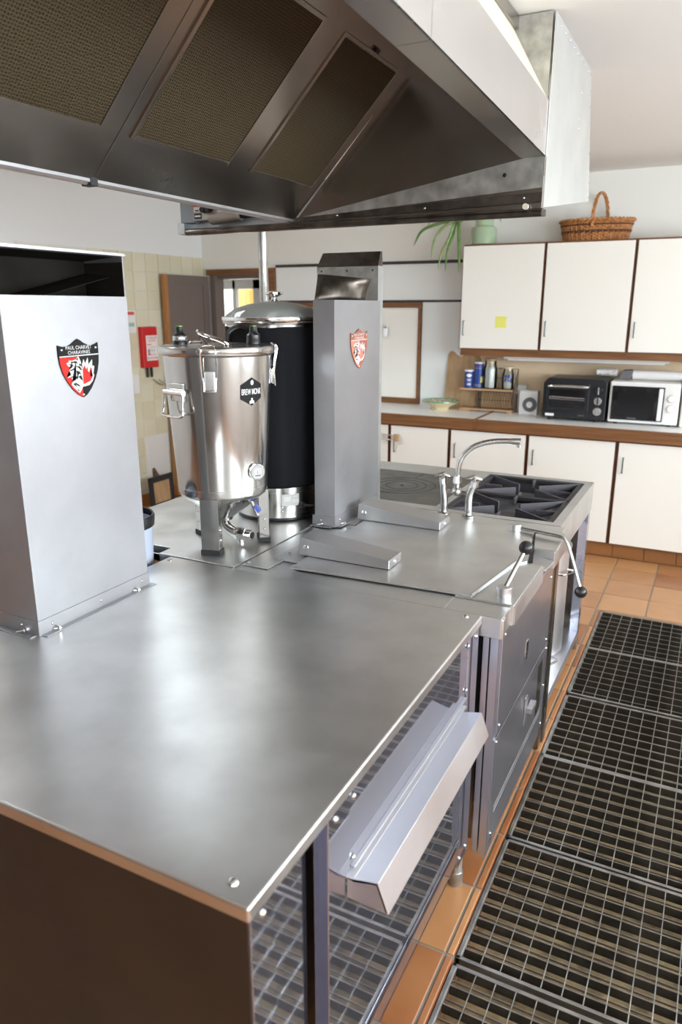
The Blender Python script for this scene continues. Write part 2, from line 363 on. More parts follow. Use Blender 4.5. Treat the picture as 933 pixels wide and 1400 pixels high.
    def build(s, name, mats, parent=None, bevel=0.0, smooth=35, segs=2, label=None, fix=True):
        if isinstance(mats, str): mats = [mats]
        bm = s.bm
        if fix: bmesh.ops.recalc_face_normals(bm, faces=bm.faces)
        me = bpy.data.meshes.new(name)
        xs = [v.co for v in bm.verts]
        if parent is None:
            lo = [min(v[i] for v in xs) for i in range(3)]; hi = [max(v[i] for v in xs) for i in range(3)]
            org = Vector(((lo[0]+hi[0])/2, (lo[1]+hi[1])/2, lo[2]))
        else: org = WL[parent.name]
        for v in bm.verts: v.co -= org
        bm.to_mesh(me); bm.free()
        for mt in mats: me.materials.append(M[mt])
        if smooth:
            for p in me.polygons: p.use_smooth = True
            me.set_sharp_from_angle(angle=R(smooth))
        o = bpy.data.objects.new(name, me); COL.objects.link(o)
        if parent is None: o.location = org; WL[o.name] = org.copy()
        else: o.parent = parent; WL[o.name] = org.copy()
        if bevel:
            b = o.modifiers.new('bevel', 'BEVEL'); b.width = bevel; b.segments = segs; b.limit_method = 'ANGLE'; b.angle_limit = R(40); b.harden_normals = True
        if label: o['label'] = label
        return o
def thing(name, loc, label, cat, group=None):
    o = bpy.data.objects.new(name, None); COL.objects.link(o); o.location = loc; WL[o.name] = Vector(loc)
    o.empty_display_size = .05
    tag(o, label, cat, group); return o
def tag(o, label, cat, group=None):
    o['label'] = label; o['category'] = cat
    if group: o['group'] = group
    return o
def struct(o, label=None):
    o['kind'] = 'structure'
    if label: o['label'] = label
    return o
def copies(proto, name, parent, places):
    """more of a small piece: same mesh, placed by offset from the first one"""
    for d in places:
        c = proto.copy(); c.name = name; COL.objects.link(c); c.parent = parent
        c.location = Vector(proto.location) + Vector(d); WL[c.name] = WL[proto.name]
def rivets(parent, pts, nrm, r=.006, mat='worn_chrome', name='rivet'):
    m0 = MB().dome((0, 0, 0), nrm, r, .7)
    me = None
    for p in pts:
        if me is None:
            bm = m0.bm; bmesh.ops.recalc_face_normals(bm, faces=bm.faces); me = bpy.data.meshes.new(name); bm.to_mesh(me); bm.free(); me.materials.append(M[mat])
            for q in me.polygons: q.use_smooth = True
        o = bpy.data.objects.new(name, me); COL.objects.link(o); o.parent = parent
        o.location = Vector(p) - WL[parent.name]; WL[o.name] = Vector(p)
def text(parent, body, width, mapf, mat, name='lettering', bold=0.0, height=None):
    """letters as a flat mesh; mapf(u, v) takes u in [-width/2, width/2], v up from 0 to a world point"""
    cu = bpy.data.curves.new(name, 'FONT'); cu.body = body; cu.size = 1.0; cu.align_x = 'CENTER'; cu.offset = bold; cu.resolution_u = 3
    t = bpy.data.objects.new(name, cu); COL.objects.link(t)
    dg = bpy.context.evaluated_depsgraph_get(); dg.update()
    me = bpy.data.meshes.new_from_object(t.evaluated_get(dg)); me.name = name
    bpy.data.objects.remove(t)
    xs = [v.co.x for v in me.vertices]; ys = [v.co.y for v in me.vertices]
    k = width / (max(xs) - min(xs)); ky = k if height is None else height / (max(ys) - min(ys))
    cx = (max(xs) + min(xs)) / 2; y0 = min(ys)
    org = WL[parent.name]
    for v in me.vertices: v.co = Vector(mapf((v.co.x - cx) * k, (v.co.y - y0) * ky)) - org
    me.materials.clear(); me.materials.append(M[mat])
    o = bpy.data.objects.new(name, me); COL.objects.link(o); o.parent = parent; WL[o.name] = org.copy()
    return o
def arc(c, r, a0, a1, n, ax1=(1, 0, 0), ax2=(0, 0, 1)):
    c, u, v = Vector(c), Vector(ax1), Vector(ax2)
    return [c + r*(math.cos(a0 + (a1-a0)*i/n)*u + math.sin(a0 + (a1-a0)*i/n)*v) for i in range(n+1)]
def smoothpath(pts, n=6):
    """Catmull-Rom through points"""
    P = [Vector(p) for p in pts]; P = [2*P[0]-P[1]] + P + [2*P[-1]-P[-2]]; out = []
    for i in range(1, len(P)-2):
        a, b, c, d = P[i-1], P[i], P[i+1], P[i+2]
        for k in range(n):
            t = k/n
            out.append(.5*((2*b) + (c-a)*t + (2*a-5*b+4*c-d)*t*t + (-a+3*b-3*c+d)*t**3))
    out.append(P[-2]); return out

# ------------------------------------------------------------------ the room
LX, RX, BY, NY, CZ = -4.28, 2.4, 5.62, -2.2, 2.54
PX0, PX1, PY0, PY1 = -.433, .57, .975, 4.08          # drain pit under the floor grates
f = MB()
f.box((LX-.1, NY-.1, -.2), (PX0, 8.3, -.004)).box((PX1, NY-.1, -.2), (RX+.1, BY+.1, -.004))
f.box((PX0, NY-.1, -.2), (PX1, PY0, -.004)).box((PX0, PY1, -.2), (PX1, BY+.1, -.004))
floor = struct(f.build('floor', 'terracotta_far', smooth=0), 'terracotta tiled kitchen floor with grey joints')
M['terracotta_far'].node_tree.nodes['Mapping'].inputs['Location'].default_value = (WL['floor'].x + .4575, WL['floor'].y - 1.506, 0)      # joints under the tiles' gaps
p = MB(); p.box((PX0, PY0, -.2), (PX1, PY1, -.115))
p.build('drain_pit', 'pit_floor', floor, smooth=0, label='brown stained drain pit under the floor grates')
def cell_tiles(parent, name, mat, rects, zt=0.0, th=.008, bev=.0015):
    cache = {}
    org = WL[parent.name]
    for (x0, x1, y0, y1) in rects:
        key = (round(x1-x0, 3), round(y1-y0, 3))
        if key not in cache:
            b = bmesh.new(); hx, hy, e = (x1-x0)/2, (y1-y0)/2, bev
            lo = [b.verts.new((sx*hx, sy*hy, -th)) for sx, sy in ((-1,-1),(1,-1),(1,1),(-1,1))]
            mid = [b.verts.new((sx*hx, sy*hy, -e)) for sx, sy in ((-1,-1),(1,-1),(1,1),(-1,1))]
            hi = [b.verts.new((sx*(hx-e), sy*(hy-e), 0)) for sx, sy in ((-1,-1),(1,-1),(1,1),(-1,1))]
            b.faces.new(hi)
            for A, B in ((lo, mid), (mid, hi)):
                for i in range(4): b.faces.new((A[i], A[(i+1) % 4], B[(i+1) % 4], B[i]))
            me = bpy.data.meshes.new(name); b.to_mesh(me); b.free(); me.materials.append(M[mat]); cache[key] = me
        o = bpy.data.objects.new(name, cache[key]); COL.objects.link(o); o.parent = parent
        o.location = Vector(((x0+x1)/2, (y0+y1)/2, zt)) - org
TP, TG = .2585, .004
rects = []
for k in range(-4, 15):
    y0 = 1.506 + TP*k; y1 = y0 + TP
    for i in range(-4, 5):
        x0 = -.4575 + TP*i; x1 = x0 + TP
        a, b = x0 + TG, x1 - TG; c, d = y0 + TG, y1 - TG
        if y0 > 5.06: continue
        if d > PY0 and c < PY1:                       # beside the pit, cut to its rim
            if y1 < 1.0 and i > -2: continue
            if i < -1: 
                if y0 < 2.6: continue
            elif i == -1: pass
            elif i == 0: b = PX0 - .004
            else: continue
            if i == 0 and c < PY1 < d: pass
        if i >= 0 and c < PY1 < d:
            if i == 0:
                rects.append((a, PX0-.004, c, PY1)); a = -.4575 + TG; b = x1 - TG
            c = PY1 + .004
            if d - c < .02: continue
        if b - a > .008 and d - c > .008: rects.append((a, b, c, min(d, 5.055)))
cell_tiles(floor, 'tile', 'terracotta', rects)

ceb = MB(); xs_ = sorted({LX-.1, RX+.1} | {v for r in ROOF for v in r[:2]}); ys_ = sorted({NY-.1, BY+.1} | {v for r in ROOF for v in r[2:]})
for i in range(len(xs_)-1):
    for j in range(len(ys_)-1):
        mx_, my_ = (xs_[i]+xs_[i+1])/2, (ys_[j]+ys_[j+1])/2
        if not any(r[0] < mx_ < r[1] and r[2] < my_ < r[3] for r in ROOF): ceb.box((xs_[i], ys_[j], CZ), (xs_[i+1], ys_[j+1], CZ+.1))
for k, r in enumerate(ROOF):
    g = MB(); g.box((r[0], r[2], CZ+.1), (r[0]+.03, r[3], CZ+.16)).box((r[1]-.03, r[2], CZ+.1), (r[1], r[3], CZ+.16)).box((r[0], r[2], CZ+.1), (r[1], r[2]+.03, CZ+.16)).box((r[0], r[3]-.03, CZ+.1), (r[1], r[3], CZ+.16))
    struct(g.build('window_%d' % (k+4), 'frame_dark'), 'added unseen roof light in the ceiling left of the hood')
ce = struct(ceb.build('ceiling', 'ceiling_paint', smooth=0), 'white painted kitchen ceiling')
# left wall with cream tiles
wl = struct(MB().box((LX-.12, NY-.1, 0), (LX, BY, CZ)).build('wall_left', 'wall_paint_cool', smooth=0), 'white wall with cream tiles below')
MB().box((LX, 3.6, .1), (LX+.004, BY, 2.075)).build('tile_bed', 'tile_grout', wl, smooth=0)
def wall_tiles():
    cache = {}; org = WL[wl.name]; pz, py = .149, .153
    for iy in range(9):
        y1 = BY - py*iy; y0 = y1 - py
        for iz in range(14):
            z1 = 2.075 - pz*iz; z0 = max(z1 - pz, .1)
            if z0 < .75 and 4.72 < (y0+y1)/2 < 5.0 and z1 > .2 and iz > 9: continue      # plaster patch and hole
            key = round(z1 - z0, 3)
            if key not in cache:
                b = MB(); hy, hz, e = (py)/2 - .0015, (z1-z0)/2 - .0015, .002
                b.hexa([(0,-hy,-hz),(0,hy,-hz),(0,hy,hz),(0,-hy,hz),(.007,-hy+e,-hz+e),(.007,hy-e,-hz+e),(.007,hy-e,hz-e),(.007,-hy+e,hz-e)])
                bmesh.ops.recalc_face_normals(b.bm, faces=b.bm.faces)
                me = bpy.data.meshes.new('tile'); b.bm.to_mesh(me); b.bm.free(); me.materials.append(M['cream_tile']); cache[key] = me
            o = bpy.data.objects.new('tile', cache[key]); COL.objects.link(o); o.parent = wl
            o.location = Vector((LX + .003, (y0+y1)/2, (z0+z1)/2)) - org
wall_tiles()
pp = MB(); pp.prism([(LX+.004, 4.725, .60), (LX+.004, 4.99, .585), (LX+.004, 5.0, .25), (LX+.004, 4.86, .22), (LX+.004, 4.80, .31), (LX+.004, 4.74, .30)], (.005, 0, 0))
pp.build('plaster_patch', 'plaster_patch', wl, smooth=0, label='white plaster patch where tiles are missing')
MB().prism([(LX+.004, 4.77, .305), (LX+.004, 4.86, .32), (LX+.004, 4.90, .20), (LX+.004, 4.84, .10), (LX+.004, 4.78, .12)], (.003, 0, 0)).build('broken_plaster', 'hole_brown', wl, smooth=0, label='dark broken plaster hole')
struct(MB().box((LX, 3.6, 0), (LX+.02, 5.58, .1)).build('baseboard_left', 'wood_orange', bevel=.002), 'orange brown wooden skirting under the cream tiles')
# back wall with door opening
DX0, DX1, DZ = -4.19, -3.53, 1.925
wb = MB(); wb.box((LX-.1, BY, 0), (DX0, BY+.13, CZ)); wb.box((DX0, BY, DZ), (DX1, BY+.13, CZ)); wb.box((DX1, BY, 0), (RX+.1, BY+.13, CZ))
wb = struct(wb.build('wall_back', 'wall_paint', smooth=0), 'white kitchen wall behind the cupboards')
struct(MB().box((LX-.1, NY-.12, 0), (RX+.1, NY, 1.0)).box((LX-.1, NY-.12, 2.2), (RX+.1, NY, CZ)).box((LX-.1, NY-.12, 1.0), (.3, NY, 2.2)).box((2.0, NY-.12, 1.0), (RX+.1, NY, 2.2)).build('wall_rear', 'rear_paint', smooth=0), 'wall behind the photographer')
rw = MB(); rw.box((RX, NY, 0), (RX+.14, BY, WZ[0])); rw.box((RX, NY, WZ[1]), (RX+.14, BY, CZ))
ys = [NY] + [v for ab in WINDOWS for v in ab] + [BY]
for i in range(0, len(ys), 2): rw.box((RX, ys[i], WZ[0]), (RX+.14, ys[i+1], WZ[1]))
struct(rw.build('wall_right', 'wall_paint', smooth=0), 'white wall with the two daylight windows')
for i, (a, b) in enumerate(WINDOWS):
    g = MB()
    for q in ((a, a+.05), (b-.05, b), ((a+b)/2-.03, (a+b)/2+.03)): g.box((RX+.05, q[0], WZ[0]), (RX+.10, q[1], WZ[1]))
    g.box((RX+.05, a, WZ[0]), (RX+.10, b, WZ[0]+.05)).box((RX+.05, a, WZ[1]-.05), (RX+.10, b, WZ[1]))
    wn = struct(g.build('window_%d' % (i+1), 'frame_dark', bevel=.003), 'dark framed window in the right wall')
g = MB(); g.box((.3, NY-.1, 1.0), (.36, NY-.05, 2.2)).box((1.94, NY-.1, 1.0), (2.0, NY-.05, 2.2)).box((.36, NY-.1, 1.0), (1.94, NY-.05, 1.05)).box((.36, NY-.1, 2.15), (1.94, NY-.05, 2.2))
struct(g.build('window_6', 'frame_dark', bevel=.003), 'window behind the photographer')
# door_1: frame and leaf
dr = MB(); 
dr.box((DX0, BY-.012, 0), (DX0+.055, BY+.12, DZ)); 
dr = struct(dr.build('door_1', 'taupe_paint', bevel=.002), 'brown door frame with its leaf standing open')
MB().box((DX0-.03, BY-.03, DZ), (DX1+.03, BY+.005, DZ+.05)).build('frame_head', 'wood_brown', dr, bevel=.002)
MB().box((DX1-.03, BY-.03, 0), (DX1+.035, BY+.12, DZ)).build('frame_post', 'wood_brown', dr, bevel=.002)
MB().box((DX0+.055, BY+.02, DZ-.03), (DX1-.03, BY+.12, DZ)).build('frame_stop', 'taupe_paint', dr, bevel=.002)
lf = MB(); xl = -4.20
lf.box((xl-.035, 5.03, .02), (xl-.005, 5.595, 1.915))
for q in (((xl-.005, 5.03, .02), (xl+.005, 5.12, 1.915)), ((xl-.005, 5.515, .02), (xl+.005, 5.595, 1.915)), ((xl-.005, 5.12, 1.84), (xl+.005, 5.515, 1.915)), ((xl-.005, 5.12, .95), (xl+.005, 5.515, 1.05)), ((xl-.005, 5.12, .02), (xl+.005, 5.515, .14))): lf.box(*q)
leaf = lf.build('door_leaf', 'taupe_paint', dr, bevel=.003, label='taupe painted panel door leaf standing open')
MB().box((xl-.037, 4.995, .02), (xl+.006, 5.03, 1.917)).build('edge_strip', 'wood_orange', leaf, bevel=.002, label='orange brown wooden door edge')
# hall behind the door
HX0, HX1, HY = -6.6, -3.2, 8.0
h = MB(); gx0, gx1, gz0, gz1 = -5.97, -5.18, .10, 1.98
h.box((HX0, HY, 0), (gx0, HY+.12, 2.4)).box((gx1, HY, 0), (HX1, HY+.12, 2.4)).box((gx0, HY, gz1), (gx1, HY+.12, 2.4)).box((gx0, HY, 0), (gx1, HY+.12, gz0))
h.box((HX0-.1, BY+.13, 0), (HX0, 6.2, 2.4)).box((HX0-.1, 7.5, 0), (HX0, HY, 2.4)).box((HX0-.1, 6.2, 0), (HX0, 7.5, .9)).box((HX0-.1, 6.2, 2.1), (HX0, 7.5, 2.4)).box((HX1, BY+.13, 0), (HX1+.1, HY, 2.4)).box((HX0-.1, BY+.03, 0), (LX-.1, BY+.13, 2.4))  # side opening added to let the hall lamp in
struct(h.build('wall_hall', 'hall_paint', smooth=0), 'taupe walls of the hall behind the open door')
struct(MB().box((HX0, BY, 2.4), (HX1, HY+.1, 2.5)).build('ceiling_hall', 'ceiling_paint', smooth=0), 'ceiling of the hall behind the open door')
struct(MB().box((HX0, BY+.131, -.1), (LX-.1, HY+.1, 0)).build('floor_hall', 'terracotta_far', smooth=0), 'tiled floor of the hall')
d2 = MB()
for q in ((gx0, gx0+.09), (-5.625, -5.575), (gx1-.13, gx1)): d2.box((q[0], HY-.02, gz0), (q[1], HY+.05, gz1))
d2.box((gx0, HY-.02, gz1-.11), (gx1, HY+.05, gz1)).box((gx0, HY-.02, gz0), (gx1, HY+.05, 1.0))
d2 = struct(d2.build('door_2', 'frame_dark', bevel=.004), 'dark framed glazed garden door at the end of the hall')
for a, b in ((gx0+.09, -5.625), (-5.575, gx1-.13)): MB().box((a, HY+.01, 1.0), (b, HY+.016, gz1-.11)).build('pane', 'pane_glass', d2, smooth=0)
# garden
struct(MB().box((-16, HY+.13, -.3), (2, 18, -.06)).build('lawn_ground', 'lawn', smooth=0), 'green lawn outside the hall door')
struct(MB().box((-7.1, 10.2, -.06), (-3.2, 10.4, 3.2)).build('wall_outside', 'ochre_render', smooth=0), 'ochre rendered outside wall seen through the hall door')
random.seed(3)
hg = MB()
for i in range(26):
    c = (-11.5 + random.random()*4.6, 12 + random.random()*2, .2 + random.random()*1.6); hg.ball(c, .5 + .4*random.random(), 12)
tag(hg.build('garden_hedge', 'hedge_green'), 'bright green hedge outside the left pane of the hall door', 'hedge')

# ------------------------------------------------------------------ floor grates
GX0, GX1 = PX0+.003, PX1-.003
ybs = [.98, 1.503, 2.018, 2.524, 3.05, 3.556, 4.08]
GL = .506
def make_grate(label):
    t = thing('floor_grate', (GX0, 0, -.032), label, 'grate', 'floor grates over the drain')
    fr = MB()
    fr.box((GX0, 0, -.032), (GX0+.012, GL, 0)).box((GX1-.012, 0, -.032), (GX1, GL, 0)).box((GX0, 0, -.032), (GX1, .010, 0)).box((GX0, GL-.010, -.032), (GX1, GL, 0))
    fr.build('frame', 'grate_steel', t, bevel=.0015)
    n = 8; pit = (GL - .02) / (n + .5) 
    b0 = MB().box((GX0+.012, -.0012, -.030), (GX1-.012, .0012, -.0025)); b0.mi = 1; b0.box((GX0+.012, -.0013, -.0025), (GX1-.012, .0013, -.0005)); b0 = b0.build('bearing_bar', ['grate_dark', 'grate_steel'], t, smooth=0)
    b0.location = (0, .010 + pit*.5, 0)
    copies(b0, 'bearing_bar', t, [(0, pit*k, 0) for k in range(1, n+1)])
    t0 = MB().box((GX0+.012, -.001, -.022), (GX1-.012, .001, -.016)).build('bearing_rod', 'grate_steel', t, smooth=0)
    t0.location = (0, .010 + pit, 0)
    copies(t0, 'bearing_rod', t, [(0, pit*k, 0) for k in range(1, n)])
    nr = int((GX1-GX0)/.0517)
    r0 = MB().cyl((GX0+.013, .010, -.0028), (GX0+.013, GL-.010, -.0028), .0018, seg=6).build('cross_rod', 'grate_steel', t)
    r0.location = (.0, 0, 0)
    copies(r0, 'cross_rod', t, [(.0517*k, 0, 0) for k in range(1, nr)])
    return t
GRATE_LABELS = ['nearest floor grate panel, cut off by the bottom edge of the photo', 'second floor grate from the camera, beside the counter foot',
    'third floor grate from the camera, opposite the steel trough handle', 'fourth floor grate from the camera, beside the boiling pan front',
    'fifth floor grate from the camera, second from the cupboards', 'farthest floor grate panel, next to the terracotta tiles']
def copy_tree(o, parent=None):
    c = o.copy(); COL.objects.link(c); c.parent = parent; WL[c.name] = WL[o.name]
    for ch in o.children: copy_tree(ch, c)
    return c
proto = make_grate(GRATE_LABELS[0])
for i in range(6):
    g = proto if i == 0 else copy_tree(proto)
    g['label'] = GRATE_LABELS[i]; g.location.y = ybs[i] + .003

# ------------------------------------------------------------------ front counter (warming cupboard)
T = .85
AX0, AX1, AY0, AY1 = -1.605, -.487, .673, 1.795
a = thing('steel_counter', ((AX0+AX1)/2, (AY0+AY1)/2, 0), 'large brushed steel counter with trough handle, nearest the camera', 'counter')
tp = MB(); tp.prism([(AX0, AY0, T-.027), (AX1, AY0, T-.027), (AX1, AY1, T-.027), (-1.556, AY1, T-.027), (-1.556, 1.59, T-.027), (AX0, 1.59, T-.027)], (0, 0, .027))
top = tp.build('worktop', 'steel_top', a, bevel=.005, segs=3)
bx = AX1 - .006
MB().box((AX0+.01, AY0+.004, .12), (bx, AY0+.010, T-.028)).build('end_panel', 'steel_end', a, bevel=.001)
MB().box((-1.55, AY0+.012, .15), (bx-.06, AY1-.01, T-.03)).build('carcass', 'burnt_steel', a)
def lpost(y0, y1, z0, z1, name, x=bx, d=.03, mat='steel_side'):
    return MB().box((x-d, y0, z0), (x, y1, z1)).build(name, mat, a, bevel=.002)
lpost(AY0+.0105, .748, .12, T-.028, 'corner_post')
MB().box((bx-.03, .748, .12), (bx-.004, .835, T-.028)).build('side_panel', 'steel_side', a, bevel=.001)
MB().box((bx-.05, .835, .12), (bx-.025, .855, T-.028)).box((bx-.055, .855, .12), (bx-.045, .918, T-.028)).build('recess_panel', 'steel_side', a, bevel=.001)
lpost(.918, 1.003, .12, T-.028, 'door_post')
up = MB().box((bx-.02, 1.003, .655), (bx-.003, 1.70, .812)).build('upper_panel', 'steel_side', a, bevel=.001)
lp = MB().box((bx-.02, 1.003, .205), (bx-.003, 1.70, .625)).build('lower_panel', 'steel_side', a, bevel=.001)
MB().box((bx-.02, 1.003, .12), (bx-.001, 1.70, .2)).build('kick_panel', 'steel_side', a, bevel=.001)

lpost(1.70, 1.79, .10, T-.028, 'hinge_post')
# trough handle: flat ledge, then a pulled-out flap
hd = MB(); y0, y1 = .985, 1.625
hd.prism([(bx-.004, y0, .652), (bx+.016, y0, .652), (bx+.016, y0, .646), (bx-.004, y0, .646)], (0, y1+.03-y0, 0))
prof = [(bx+.012, .650), (bx+.064, .662), (bx+.086, .602), (bx+.080, .600), (bx+.060, .655), (bx+.012, .643)]
hd.prism([(x, y0, z) for x, z in prof], (0, y1-y0, 0))
hd.prism([(bx+.002, y0, .650), (bx+.064, y0, .662), (bx+.086, y0, .602), (bx+.002, y0, .606)], (0, .003, 0))
hd.prism([(bx+.012, y1, .650), (bx+.064, y1, .662), (bx+.086, y1, .602), (bx+.012, y1, .604)], (0, -.003, 0))
hd.build('trough_handle', 'steel_trim', a, bevel=.0015)
MB().box((bx-.003, 1.01, .638), (bx+.006, 1.69, .656)).build('seal_strip', 'steel_trim', a, bevel=.001)
rivets(a, [(bx, .717, .803), (bx, .947, .80), (bx-.001, 1.018, .80), (bx-.001, 1.018, .668), (bx, 1.763, .80), (bx-.001, 1.697, .80), (bx-.001, 1.697, .672), (bx, 1.712, .127), (bx, 1.766, .129)], (1, 0, 0), .0068)
rivets(a, [(-.535, .705, T), (-.525, 1.765, T), (-1.53, 1.76, T)], (0, 0, 1), .009)
for (x, y) in ((-.513, 1.755), (-.53, .74), (-1.50, .74), (-1.50, 1.74)):
    MB().cyl((x, y, 0), (x, y, .045), .021, seg=16).cyl((x, y, .045), (x, y, .15), .017, seg=16).build('foot', 'galvanised', a)

# ------------------------------------------------------------------ boiling pan unit
b = thing('boiling_pan', (-.85, 2.2, 0), 'steel boiling pan with hinged lid and black ball levers, mid island', 'boiling pan')
BX = -.428; BF = -.44; BY0, BY1 = 1.80, 2.655
MB().box((-1.305, BY0, T-.07), (-.60, BY1, T-.004)).build('deck', 'steel_top', b, bevel=.002)
# front rim with the pouring notch
rim = MB(); rim.box((-.60, BY0, T-.065), (BX-.008, 1.895, T-.004))
rim.box((-.60, 1.897, T-.062), (BX, 2.265, T+.001)); rim.box((-.60, 2.265, T-.062), (-.487, 2.42, T-.025))
rim.box((-.60, 2.42, T-.062), (BX+.008, BY1, T+.001))
rim.build('front_rim', 'steel_top', b, bevel=.003)
MB().prism([(BX-.002, 1.90, T-.002), (BX-.002, 2.265, T-.002), (BX-.002, 2.265, T-.058), (BX-.002, 2.25, T-.058), (BX-.002, 1.97, T-.058), (BX-.002, 1.90, T-.058)], (.006, 0, 0)).build('rim_flap', 'steel_trim', b, bevel=.001)
MB().prism([(-.49, 2.28, T-.02), (-.425, 2.30, T-.026), (-.415, 2.40, T-.026), (-.49, 2.425, T-.018)], (0, 0, -.006)).build('pouring_lip', 'steel_trim', b, bevel=.002)
MB().prism([(-.50, 2.425, T+.002), (-.418, 2.425, T+.002), (-.418, 2.425, T-.055), (-.50, 2.425, T-.025)], (0, .004, 0)).build('lip_cheek', 'steel_trim', b)
# lid
ld = MB(); ld.prism([(-1.135, 1.872, T), (-.553, 1.905, T), (-.505, 2.24, T), (-.478, 2.27, T), (-.534, 2.60, T), (-.534, 2.635, T), (-1.16, 2.635, T)], (0, 0, .006))
lid = ld.build('lid', 'steel_top', b, bevel=.0015)
MB().hexa([(-.558, 1.905, T+.004), (-.548, 1.905, T+.004), (-.500, 2.24, T+.004), (-.510, 2.24, T+.004), (-.558, 1.905, T+.010), (-.552, 1.905, T+.010), (-.504, 2.24, T+.016), (-.510, 2.24, T+.016)]).build('lid_edge', 'steel_trim', lid)
MB().prism([(-.477, 2.272, T+.001), (-.462, 2.272, T+.001), (-.526, 2.60, T+.001), (-.532, 2.60, T+.001)], (0, 0, .003)).build('slot', 'dark_void', b, smooth=0)
def hinge_arm(x0, x1, y0, y1):
    g = MB(); zb = T+.007
    g.hexa([(x0, y0, zb), (x1, y0, zb), (x1, y1, zb), (x0, y1, zb), (x0+.004, y0, zb+.062), (x1, y0, zb+.03), (x1, y1, zb+.03), (x0+.004, y1, zb+.062)])
    o = g.build('hinge_arm', 'steel_trim', lid, bevel=.003)
    MB().dome((x0+.028, y0, zb+.030), (0, -1, 0), .011, .5, 16).build('pivot_bolt', 'chrome', lid)
    MB().dome((x1, (y0+y1)/2, zb+.014), (1, 0, 0), .006, .6, 12).build('arm_screw', 'chrome', lid)
hinge_arm(-1.172, -.845, 1.985, 2.085); hinge_arm(-1.182, -.845, 2.455, 2.57)
MB().box((-1.235, 1.93, T-.002), (-1.140, 2.12, T+.001)).build('hinge_plate', 'steel_trim', b); MB().box((-1.235, 2.40, T-.002), (-1.165, 2.61, T+.001)).build('hinge_plate', 'steel_trim', b)
sc = MB().box((-1.298, 1.838, T-.002), (-1.20, 2.20, T+.0005)).build('service_cover', 'steel_top', b, bevel=.0005)
rivets(sc, [(-1.285, 1.86, T+.0005), (-1.215, 2.0, T+.0005)], (0, 0, 1), .006)
# overhanging corner block, posts and front
MB().box((-.50, 1.806, T-.068), (BX-.004, 1.835, T-.008)).build('corner_block', 'steel_trim', b, bevel=.004)
MB().box((-.487, 1.812, .08), (-.470, 1.84, T-.068)).box((-.466, 1.812, .07), (-.444, 1.90, T-.068)).build('side_post', 'steel_front', b, bevel=.001)
MB().box((-.475, 1.845, .10), (BF-.004, 2.545, T-.06)).build('core', 'burnt_steel', b)
MB().box((BF-.004, 1.845, .470), (BF, 2.53, T-.064)).build('front_panel', 'steel_front', b, bevel=.001)
fp = MB(); fp.box((BF-.004, 1.82, .12), (BF+.001, 1.86, .465)).box((BF-.004, 2.485, .12), (BF+.001, 2.53, .465)).box((BF-.004, 1.86, .43), (BF+.001, 2.485, .465))
fp.build('drawer_surround', 'steel_front', b, bevel=.001)
MB().box((BF-.07, 1.86, .20), (BF+.0, 2.485, .215)).build('drip_ledge', 'steel_trim', b, bevel=.001)
MB().box((BF-.003, 1.86, .10), (BF+.001, 2.485, .2)).build('lower_rail', 'steel_front', b, bevel=.001)
MB().box((BF-.0035, 1.86, .216), (BF-.001, 2.40, .43)).build('drawer_front', 'steel_front', b)
MB().box((BF-.0035, 2.40, .216), (BF-.0015, 2.485, .43)).build('drawer_side', 'steel_hood', b)
lt = MB().box((BF, 2.20, .30), (BF+.003, 2.235, .40)).build('latch_plate', 'steel_trim', b, bevel=.001)
MB().box((BF+.003, 2.225, .335), (BF+.022, 2.29, .355)).build('latch_bolt', 'steel_trim', lt, bevel=.001)
ks = MB().box((BF, 2.155, .575), (BF+.002, 2.185, .625)).build('key_plate', 'chrome', b)
MB().box((BF+.002, 2.163, .562), (BF+.003, 2.177, .592)).build('key_slot', 'dark_void', ks)
rivets(b, [(BF, 1.865, .775), (BF, 1.865, .49), (BF, 2.50, .73), (BF, 2.50, .49), (BF+.001, 1.838, .45), (BF+.001, 2.51, .45), (BF+.001, 1.838, .14), (BF+.001, 2.51, .30), (BF+.001, 2.51, .14)], (1, 0, 0), .0055)
MB().box((-.485, 2.548, .0), (BF-.006, 2.60, T-.06)).box((-.49, 2.605, 0), (BF-.001, 2.645, T-.06)).build('corner_leg', 'steel_hood', b, bevel=.001)
MB().box((-1.25, 1.86, 0), (-1.2, 1.91, .1)).build('foot', 'steel_hood', b); MB().box((-1.25, 2.55, 0), (-1.2, 2.6, .1)).build('foot', 'steel_hood', b)
MB().box((-1.29, 1.85, .09), (-.5, 2.60, T-.07)).build('body', 'steel_hood', b)
# levers
def lever(hub, pts, ballc):
    l = MB().cyl((hub[0], hub[1], T), (hub[0], hub[1], T+.030), .022, seg=24).build('lever', 'steel_trim', b, bevel=.0015)
    MB().tube(pts, .0065, 10).build('rod', 'worn_chrome', l)
    MB().ball(ballc, .0215, 20).build('ball_knob', 'black_plastic', l)
lever((-.472, 1.955), [(-.472, 1.958, T+.022), (-.462, 2.02, T+.06), (-.452, 2.085, T+.098)], (-.449, 2.095, T+.108))
e1 = Vector((-.60, 2.595, 0))
lever((e1.x, e1.y), smoothpath([(-.59, 2.595, T+.016), (-.50, 2.575, T+.015), (-.43, 2.56, T+.014), (-.41, 2.555, T+.004), (-.392, 2.55, T-.03), (-.345, 2.53, T-.15)], 6), (-.339, 2.527, T-.168))

